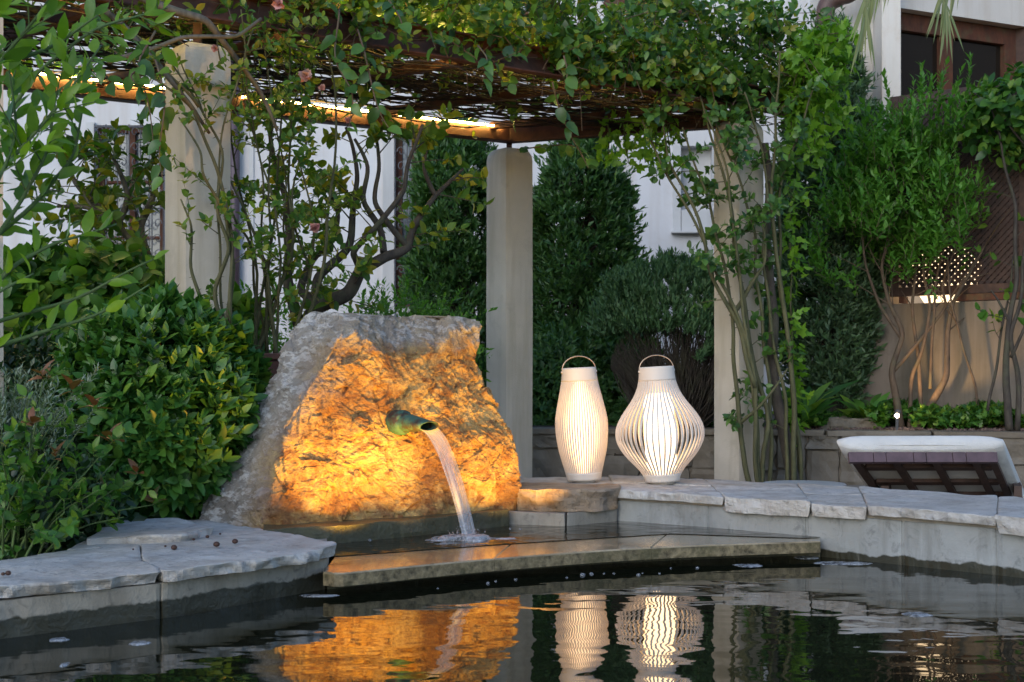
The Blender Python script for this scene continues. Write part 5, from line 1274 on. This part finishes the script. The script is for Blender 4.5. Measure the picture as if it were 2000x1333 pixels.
th = MB(); P, T = along(paths, .045, .02, .9); D = rand_dirs(T, 1, 0, 0)
for p, d in zip(P, D): p, d = Vector(p), Vector(d); th.tube([p, p + d * .025], [.005, .0005], 3, False)
o = th.build('thorns', MAT['stem_green'], t, recalc=False); o['kind'] = 'stuff'
tw = [q for q in twigs_from(paths, .10, .24, 1, .1, .1, 1.0) if random.random() < min(.75, max(.10, (q[0].z - 1.0) / 1.6))]; twig_mesh(t, tw, .004, .0015, MAT['stem_green'])
P, T = along(tw, .055, .25)
a = sprigs(P, rand_dirs(T, .4, 0, 1), 5, .08, .06, .9, -.05, .25, .3); foliage(t, *a, kind='hi', w=.32, mat=MAT['lf_rose_d'], nparts=300)
rosebud(t, 1462, 295, 9.2, .045)

# --- vine canopy over the pergola
t = thing('pergola_vine', (-.5, 8.8, 2.6), 'dense mixed rose and vine canopy spilling over the pergola roof', 'vine')
random.seed(21)
def roof_pt(s, d, z):
    """s along the front beam 0..1, d back from it 0..1"""
    a = fpt(s); b = RA.lerp(RB, min(1.0, s * 1.0)) if s <= .9 else RB.lerp(Vector((1.7, 9.9, 2.6)), (s - .9) * 6); p = a.lerp(b, d); return Vector((p.x, p.y, z))
# woven dead twigs under the leaves
mb = MB()
for i in range(450):
    s0 = random.uniform(-.02, .97); d0 = random.uniform(0.0, 1.02); ln = random.uniform(.06, .3); z = 2.66 + random.uniform(-.05, .12)
    s1 = min(1.0, s0 + ln); d1 = min(1.05, max(-.03, d0 + random.uniform(-.35, .35)))
    a, b = roof_pt(max(0, s0), d0, z), roof_pt(s1, d1, z + random.uniform(-.06, .08)); m = a.lerp(b, .5) + Vector((random.uniform(-.08, .08), random.uniform(-.08, .08), random.uniform(-.07, .05)))
    q = wob(cr([a, m, b], 5), .04, 4, i); mb.tube(q, taper(len(q), random.uniform(.003, .009), .003), 5, False)
o = mb.build('dry_twigs', MAT['twig'], t, smooth=True, recalc=False); o['kind'] = 'stuff'
rows = [[roof_pt(s, d, 2.72 + random.uniform(-.04, .05)) for s, d in zip((.05 + j, .25 + j, .45 + j, .7 + j * .6), (.2 + .1 * i, .5 - .1 * i, .3 + .12 * i, .1 + .2 * i))] for i, j in enumerate((0, .06, .12, .2))]
stems(t, rows, .02, .01, MAT['bark_dark'], 'branch', 7, 8, .1)
rows = stems_px([[(250, -20, 6.9), (330, 15, 6.9), (400, 40, 6.9), (435, 85, 7.0), (500, 170, 7.2), (540, 260, 7.3)],
                 [(210, 120, 6.8), (300, 95, 6.8), (360, 72, 6.8), (460, 75, 6.9), (510, 35, 7.0)],
                 [(200, 20, 6.9), (260, 70, 6.9), (330, 160, 6.9), (380, 215, 7.0), (410, 260, 7.1)]])
stems(t, rows, [.024, .013, .016], .008, MAT['bark_grey'], 'branch', 8, 7, .02)
# leaf masses
O, Dv = [], []
def mass(n, s0, s1, d0, d1, z0, z1, bias=1.0, cond=None):
    for _ in range(n):
        s, d = random.uniform(s0, s1), random.uniform(d0, d1); z = lerp(z0, z1, random.random() ** bias); p = roof_pt(s, d, z)
        if mn.noise(p * 2.6) + .55 * mn.noise(p * 6) < -.20: continue
        O.append(tuple(p)); Dv.append((random.gauss(0, .6), random.gauss(-.35, .6), random.gauss(.45, .5)))
mass(3000, .0, 1.0, -.12, .9, 2.80, 3.35, .9)
mass(1500, .55, 1.04, -.15, .7, 2.75, 3.45)
mass(130, .45, .78, -.14, -.02, 2.66, 2.9)
mass(480, .66, 1.0, -.14, .03, 2.62, 2.9)
mass(800, .03, .55, -.16, .1, 2.82, 3.25)
mass(90, .05, .5, -.16, -.02, 2.5, 2.84)
mass(350, .3, .95, 0, 1, 2.62, 2.8)
O = np.array(O); Dv = np.array(Dv); a = sprigs(O, Dv, 5, .12, .062, .9, .1, .35, .2)
sel = RNG.random(len(a[0])) < .7
foliage(t, a[0][sel], a[1][sel], a[2][sel], a[3][sel], kind='hi', w=.3, mat=MAT['lf_rose'], nparts=200)
foliage(t, a[0][~sel], a[1][~sel], a[2][~sel], a[3][~sel] * 1.15, kind='round', w=.36, mat=MAT['lf_rose_d'], nparts=100, name='foliage')
k = RNG.random(len(O)) < .35
twig_mesh(t, [[Vector(o_) - Vector(d_) * .15, Vector(o_), Vector(o_) + Vector(d_) * .12] for o_, d_ in zip(O[k], Dv[k])], .0035, .0015, MAT['stem_brown'])
# hanging sprays of larger leaves on the near side
rows = stems_px([[(300, 60, 6.7), (270, 130, 6.6), (290, 200, 6.6), (300, 290, 6.6)], [(300, 120, 6.6), (320, 200, 6.5), (310, 300, 6.5), (318, 350, 6.5)], [(280, 130, 6.7), (250, 150, 6.6), (275, 180, 6.6)],
                 [(760, 0, 7.6), (780, 30, 7.5), (790, 60, 7.5)], [(700, 60, 7.6), (720, 150, 7.5), (740, 220, 7.5), (770, 270, 7.5)], [(930, 90, 8.0), (950, 115, 7.9), (940, 160, 7.9)],
                 [(1100, 110, 8.3), (1110, 140, 8.3), (1105, 170, 8.3)], [(660, 20, 7.5), (650, 120, 7.4), (690, 190, 7.4), (680, 260, 7.4)], [(840, 60, 7.8), (850, 100, 7.7)], [(200, 130, 6.8), (215, 160, 6.8), (240, 175, 6.8)],
                 [(1080, 160, 8.3), (1110, 260, 8.6), (1135, 300, 8.6), (1150, 330, 8.6)], [(1010, 290, 9.9), (1060, 285, 9.7), (1120, 280, 9.6), (1150, 320, 9.5)]])
paths = stems(t, rows, .006, .002, MAT['stem_brown'], 'shoot', 5, 5, .02)
P, T = along(paths, .045, .15); D = rand_dirs(T, .9, -.25, .4); N = np.tile([0, -.8, .5], (len(P), 1)) + RNG.normal(size=P.shape) * .6
foliage(t, P, D, N, .075 + .03 * RNG.random(len(P)), kind='round', w=.34, mat=MAT['lf_rose_d'], nparts=60, curl=.2)
for px, py, Y in ((1030, 30, 9.0), (1200, 70, 9.3), (1340, 40, 9.4), (1330, 25, 9.5), (420, 95, 7.0), (680, 235, 7.5)): rosebud(t, px, py, Y, .03)

# --- bright green vine draping the right corner
t = thing('corner_vine', W(1560, 960, 9.75), 'bright green vine cascading from the right pergola corner', 'vine')
rows = []
for i in range(26):
    s = W(random.uniform(1500, 1590), random.uniform(60, 260), random.uniform(9.6, 10.1)); e = W(random.uniform(1560, 1665), random.uniform(60, 330), random.uniform(9.3, 10.1))
    e.z = min(e.z, s.z + .3) ; rows.append([s, s.lerp(e, .5) + Vector((0, 0, .12)), e])
rows.append([W(1560, 960, 9.7), W(1545, 600, 9.7), W(1540, 250, 9.8), W(1550, 100, 9.8)])
for px in (1180, 1215, 1250, 1275, 1300): rows.append([W(px, 225, 9.9), W(px + 5, 255, 9.85), W(px + 12, 320, 9.8)])
paths = stems(t, rows, .007, .003, MAT['stem_green'], 'shoot', 5, 5, .03)
P, T = along(paths, .035, .1); D = rand_dirs(T, .9, .05, .5); D[:, 0] += .25
a = sprigs(P, D, 3, .10, .085, .8, 0, .3, .2); foliage(t, *a, kind='ivy', w=.34, mat=MAT['lf_grape'], nparts=250, curl=.2)

# --- tall evergreen columns
def evergreen(name, cx, cy, z0, z1, prof, n, mat, leafL, w, label, cat, seed=1, flat=1, nl=8, tw=True, ln=.1, kind='low', rough=.17, inner=.66, up=.3):
    t = thing(name, (cx, cy, z0 - .1), label, cat)
    P, D = column(cx, cy, z0, z1, prof, n, inner, rough, 3, seed, flat)
    ks = nz(P, 5.5, seed + 2) > -.30; P, D = P[ks], D[ks]
    a = sprigs(P, D + RNG.normal(size=D.shape) * .35 + [0, 0, .25], nl, ln, leafL, .55, up, .2)
    q_ = RNG.random(len(P)) < .05; b = sprigs(P[q_], D[q_] + RNG.normal(size=D[q_].shape) * .3 + [0, 0, .7], 12, .24, leafL, .5, up, .2)
    a = [np.concatenate([u, v]) for u, v in zip(a, b)]
    foliage(t, *a, kind=kind, w=w, mat=mat)
    if tw:
        mb = MB()
        for i in range(9):
            a_ = random.uniform(0, 6.28); r = max(p[1] for p in prof) * .5
            q = cr([Vector((cx + math.cos(a_) * .04, cy + math.sin(a_) * .04, z0 - .25)), Vector((cx + math.cos(a_) * r * .4, cy + math.sin(a_) * r * .4, lerp(z0, z1, .35))), Vector((cx + math.cos(a_) * r, cy + math.sin(a_) * r, lerp(z0, z1, .85)))], 5)
            mb.tube(wob(q, .05, 3, i), taper(len(q), .035, .008), 6)
        mb.build('trunk', MAT['bark_dark'], t, smooth=True, recalc=False)
        twig_mesh(t, [[Vector((cx, cy, p[2] - .15)), Vector((lerp(cx, p[0], .5), lerp(cy, p[1], .5), p[2] - .05)), Vector(p)] for p in P[:260]], .008, .002, MAT['stem_brown'])
    return t
def X(px, Y): return (px - 1000) / F * Y
def Z(py, Y): return EYE - (py - 740) / F * Y
evergreen('evergreen_column', X(893, 12.5), 12.5, .3, Z(262, 12.5), [(0, .36), (.3, .38), (.8, .33), (.93, .24), (1, .08)], 5200, MAT['lf_hedge'], .075, .16, 'tall columnar evergreen left of the middle pillar', 'evergreen', 2)
evergreen('evergreen_column', X(1138, 12.6), 12.6, .3, Z(262, 12.6), [(0, .48), (.3, .50), (.55, .47), (.72, .40), (.86, .29), (.95, .17), (1, .04)], 7000, MAT['lf_hedge'], .075, .16, 'broad columnar evergreen right of the middle pillar', 'evergreen', 5)
evergreen('evergreen_column', X(1622, 11.35), 11.35, .62, Z(70, 11.35), [(0, .16), (.12, .32), (.3, .36), (.6, .36), (.8, .28), (.93, .16), (1, .04)], 5600, MAT['lf_olive'], .07, .15, 'tall narrow grey-green evergreen right of the right pillar', 'evergreen', 8)
# clipped hedge low part behind the lanterns
t = thing('low_hedge', (.9, 11.8, .1), 'loose dark hedge filling the bed behind the lanterns', 'hedge')
Ps, Ds = [], []
for c, r, n in (((X(1090, 11.9), 11.9, .55), (.38, .35, .62), 1500), ((X(1200, 11.9), 12.0, .5), (.5, .35, .6), 1500), ((X(1330, 11.5), 11.6, .35), (.45, .35, .42), 1200), ((X(900, 12), 11.9, .5), (.45, .3, .5), 700)):
    P, D = ell(c, r, n, .6, .2, 3, c[0]); Ps.append(P); Ds.append(D)
P, D = np.concatenate(Ps), np.concatenate(Ds); a = sprigs(P, D, 6, .1, .07, .7, .2, .3); foliage(t, *a, kind='low', w=.2, mat=MAT['lf_hedge'])
# clipped grey green dome with bare underside
t = thing('domed_shrub', (X(1330, 11.1), 11.1, .3), 'clipped grey-green domed shrub with bare brown twigs under its crown', 'shrub')
cx, cy, cz = X(1335, 11.0), 11.1, 1.0
P, D = ell((cx - .03, cy, cz), (.68, .55, .70), 5600, .80, .10, 3, 7, zmin=-.15)
lower = nz(P, 2.0, 9) * .25 + (P[:, 2] - cz) + .12 * (cx - P[:, 0] < 0)
k = (P[:, 2] - cz > .12 + .3 * np.clip((cx + .1 - P[:, 0]), -.3, .6) * 0) | (lower > .18) | ((P[:, 0] > cx + .05) & (P[:, 2] > cz - .15)); P2, D2 = P[k], D[k]
a = sprigs(P2, D2 * .7 + [0, 0, .6], 8, .09, .055, .5, .35, .15); foliage(t, *a, kind='low', w=.17, mat=MAT['lf_grey'])
twp = []
for i in range(950):
    d = Vector((random.gauss(0, 1), random.gauss(-.3, 1), abs(random.gauss(.1, .5)))).normalized(); e = Vector((cx + d.x * .56, cy + d.y * .46, cz - .12 + d.z * .5)); b = Vector((cx + random.uniform(-.15, .15), cy, .4))
    twp.append([b, b.lerp(e, .55) + Vector((random.gauss(0, .04), random.gauss(0, .04), -.06)), e])
twig_mesh(t, twp, .008, .002, MAT['bark_dark'])

# --- solanum shrub, right
t = thing('leafy_tree', W(1790, 836, 10.7), 'multi stemmed small tree with slim bright leaves before the lattice', 'tree')
rows = stems_px([
    [(1760, 845, 10.7), (1748, 770, 10.7), (1740, 725, 10.7), (1765, 650, 10.7), (1735, 590, 10.7), (1720, 520, 10.7), (1740, 440, 10.7)],
    [(1782, 845, 10.7), (1830, 770, 10.65), (1852, 735, 10.65), (1850, 650, 10.7), (1862, 590, 10.7), (1890, 540, 10.7), (1925, 480, 10.7)],
    [(1775, 845, 10.7), (1780, 740, 10.75), (1800, 690, 10.7), (1820, 600, 10.7), (1800, 520, 10.7), (1830, 440, 10.7)],
    [(1800, 830, 10.7), (1795, 700, 10.75), (1780, 600, 10.75), (1790, 520, 10.7), (1770, 420, 10.7)],
    [(1745, 725, 10.7), (1800, 660, 10.7), (1850, 600, 10.7), (1840, 560, 10.7), (1870, 470, 10.7)],
    [(1818, 760, 10.7), (1820, 680, 10.7), (1825, 560, 10.7), (1860, 420, 10.7)],
    [(1910, 800, 10.6), (1905, 750, 10.6), (1880, 680, 10.6), (1860, 600, 10.6), (1850, 500, 10.6)],
    [(1760, 660, 10.7), (1720, 600, 10.7), (1690, 520, 10.7), (1680, 420, 10.7)]])
paths = stems(t, rows, [.032, .032, .018, .017, .016, .013, .011, .014], .007, MAT['stem_brown'], 'trunk', 8, 6, .010)
tw = twigs_from(paths, .11, .35, .9, .4, .55); twig_mesh(t, tw, .006, .002, MAT['stem_brown'])
crown = []
for c, r, n in ((W(1800, 400, 10.6), (.62, .5, .55), 900), (W(1700, 480, 10.6), (.42, .4, .42), 480), (W(1880, 450, 10.5), (.42, .4, .40), 480), (W(1800, 290, 10.5), (.5, .4, .42), 450), (W(1690, 370, 10.7), (.3, .35, .4), 250)):
    P, D = ell(c, r, n, .1, .25, 3, c.x); crown.append((P, D))
P = np.concatenate([c[0] for c in crown]); D = np.concatenate([c[1] for c in crown]); k = (nz(P, 3.2, 2) > .06) & ((1000 + P[:, 0] / P[:, 1] * F) < 1880 + 40 * RNG.random(len(P))); P, D = P[k], D[k]
up = D * .45 + np.array([0, 0, 1.0]) + RNG.normal(size=D.shape) * .3
a = sprigs(P, up, 11, .19, .072, .85, .25, .25); foliage(t, *a, kind='low', w=.19, mat=MAT['lf_sol'])
twig_mesh(t, [[Vector(p), Vector(p) + Vector(norm(u_[None])[0]) * .1, Vector(p) + Vector(norm(u_[None])[0]) * .19] for p, u_ in list(zip(P, up))[::3]], .004, .0015, MAT['stem_green'])
rows = [[W(px, py + 160, 10.5), W(px + random.uniform(-15, 15), py + 70, 10.5), W(px, py, 10.5)] for px, py in ((1727, 150), (1800, 130), (1815, 160), (1840, 150), (1870, 170), (1780, 190), (1755, 230), (1855, 200), (1905, 230), (1720, 210), (1895, 118))]
twig_mesh(t, rows, .004, .0015, MAT['stem_fresh']); P, T = along(rows, .03, .2); a = sprigs(P, T, 3, .03, .065, .5, .4, .15); foliage(t, *a, kind='low', w=.18, mat=MAT['lf_sol'])
# vine over the lattice, far right
t = thing('wall_vine', W(2010, 830, 10.3), 'thick stemmed vine climbing the wall at the right edge', 'vine')
rows = stems_px([[(1975, 840, 10.2), (1965, 760, 10.2), (1970, 690, 10.2), (1975, 620, 10.2), (1990, 540, 10.2), (1985, 400, 10.2), (1960, 300, 10.2), (1930, 200, 10.2)],
                 [(1990, 840, 10.2), (1985, 740, 10.2), (1975, 650, 10.2), (1995, 560, 10.2), (2010, 430, 10.2), (2000, 250, 10.2)],
                 [(1930, 800, 10.3), (1945, 700, 10.3), (1965, 600, 10.3), (1980, 500, 10.3)], [(1975, 640, 10.2), (1950, 590, 10.2), (1935, 570, 10.2)],
                 [(1975, 700, 10.2), (2005, 640, 10.1), (2020, 560, 10.1)], [(2010, 300, 10.2), (1960, 230, 10.2), (1900, 180, 10.2)]])
paths = stems(t, rows, [.03, .022, .012, .01, .014, .01], .006, MAT['bark_dark'], 'stem', 7, 6, .03)
P, D = ell(W(1985, 225, 10.3), (.35, .25, .28), 260, .2, .2, 3, 4); a = sprigs(P, D, 4, .1, .08, .9, 0, .3, .2); foliage(t, *a, kind='round', w=.34, mat=MAT['lf_ivy'])
tw = twigs_from(paths, .2, .2, 1, .1, .4, 1.0); twig_mesh(t, tw, .004, .0015, MAT['bark_dark']); P, T = along(tw, .08, .3); a = sprigs(P, T, 2, .06, .07, .9, 0, .3); foliage(t, *a, kind='round', w=.34, mat=MAT['lf_ivy'])
# ivy ground cover on the bed
O = []
for _ in range(4200):
    px = random.uniform(1530, 2080); Y = random.uniform(10.35, 11.1)
    x = X(px, Y); h = .17 * (mn.noise(Vector((x * 2.2, Y * 2.2, 1))) + .6)
    if px < 1800 and Y < 10.75 and mn.noise(Vector((x * 3, Y * 3, 5))) < .05: continue
    yb = 10.45 - (x - 1.9) * .3
    if Y < yb + .1 and px < 1850: continue
    if abs(px - 1755) < 25 and Y < 10.7: continue
    O.append((x, Y, BED_Z + max(0, h) * random.random() ** .4))
O = np.array(O); a = sprigs(O, np.tile([0, -.25, 1.], (len(O), 1)) + RNG.normal(size=O.shape) * .4, 3, .05, .06, 1.1, -.1, .3)
foliage(None, *a, kind='ivy', w=.36, mat=MAT['lf_ivy'], name='ivy'); bpy.data.objects['ivy']['label'] = 'low ivy carpet on the raised bed'
for i, (px, Y, h) in enumerate(((1575, 10.6, .5), (1560, 10.5, .35), (1690, 10.7, .3))):
    t = thing('broad_leaf_plant', (X(px, Y), Y, BED_Z), ('tall broad leaved plant between the right pillar and the evergreen', 'short broad leaved plant hard against the rose canes', 'small broad leaved plant beside the bed rock')[i], 'plant')
    n = 26; a_ = RNG.random(n) * 6.28; D = np.stack([np.cos(a_) * .5, np.sin(a_) * .5, .6 + .6 * RNG.random(n)], 1); P = np.tile([X(px, Y), Y, BED_Z], (n, 1)) + D * RNG.random((n, 1)) * .15
    foliage(t, P, D, np.tile([0, -.5, 1.], (n, 1)), h * (.4 + .4 * RNG.random(n)), kind='hi', w=.16, mat=MAT['lf_ivy'], curl=.35)
# feathery plant behind the boulder
t = thing('feathery_shrub', W(740, 640, 9.3), 'low feathery green shrub just above the top of the boulder', 'shrub')
Ps, Ds = [], []
for px, n in ((700, 150), (780, 150), (840, 90), (500, 100), (560, 60)):
    P, D = ell(W(px, 665, 9.4), (.27, .25, .30), n, .3, .2, 3, px); Ps.append(P); Ds.append(D)
P, D = np.concatenate(Ps), np.concatenate(Ds); a = sprigs(P, D + [0, 0, .3], 12, .2, .045, .8, .1, .2, .2, alt=3.14); foliage(t, *a, kind='low', w=.2, mat=MAT['lf_sol'])
# palm frond tips hanging in at the top right
t = thing('palm_tree', (4.6, 8.6, 0), 'palm whose drooping frond tips hang in from the top right', 'palm')
mb = MB(); q = cr([Vector((4.6, 8.6, 0)), Vector((4.55, 8.6, 2.2)), Vector((4.5, 8.6, 4.4))], 8); mb.tube(q, taper(len(q), .16, .13), 12); mb.build('trunk', MAT['bark_dark'], t, smooth=True, recalc=False)
for (tx, ty, Y, mx) in ((1672, 85, 8.6, 1760), (1842, 55, 8.6, 1900), (2080, 60, 8.6, 2100)):
    tip = W(tx, ty, Y); top = Vector((4.5, 8.6, 4.4)); mid = top.lerp(tip, .6) + Vector((0, 0, .7)); pre = W(mx - 40, -60, Y)
    q = cr([top, mid, pre, tip.lerp(pre, .35)], 10); P, T = [], []
    mb = MB(); mb.tube(q, taper(len(q), .018, .004), 6); fr = mb.build('frond', MAT['lf_palm'], t, smooth=True, recalc=False)
    A, Tn = along([q[10:]], .016, .0); n = len(A); s_ = np.where(np.arange(n) % 2, 1, -1)[:, None]
    sd_ = norm(np.cross(Tn, np.tile([0, -1, 0.], (n, 1)))); D = Tn * .8 + sd_ * s_ * .22 + np.array([0, 0, -1.0]) + RNG.normal(size=A.shape) * .05
    foliage(t, A, D, np.tile([0, -1, .3], (n, 1)), .36 * (.8 + .3 * RNG.random(n)), kind='hi', w=.022, mat=MAT['lf_palm'], name='leaflets', curl=.02)
# far trees beyond the house corner, closing the view between buildings
t = thing('far_tree', (6.2, 20, 0), 'dark background tree beyond the garden building', 'tree')
P, D = ell((3.9, 18.5, 3.2), (1.3, 1.2, 2.8), 2500, .6, .2, 2, 2); a = sprigs(P, D, 6, .3, .18, .8, .1, .3); foliage(t, *a, kind='low', w=.3, mat=MAT['lf_hedge'])
mb = MB(); mb.tube([(3.9, 18.5, -.1), (3.9, 18.5, 3)], [.14, .08], 8); mb.build('trunk', MAT['bark_dark'], t, smooth=True, recalc=False)
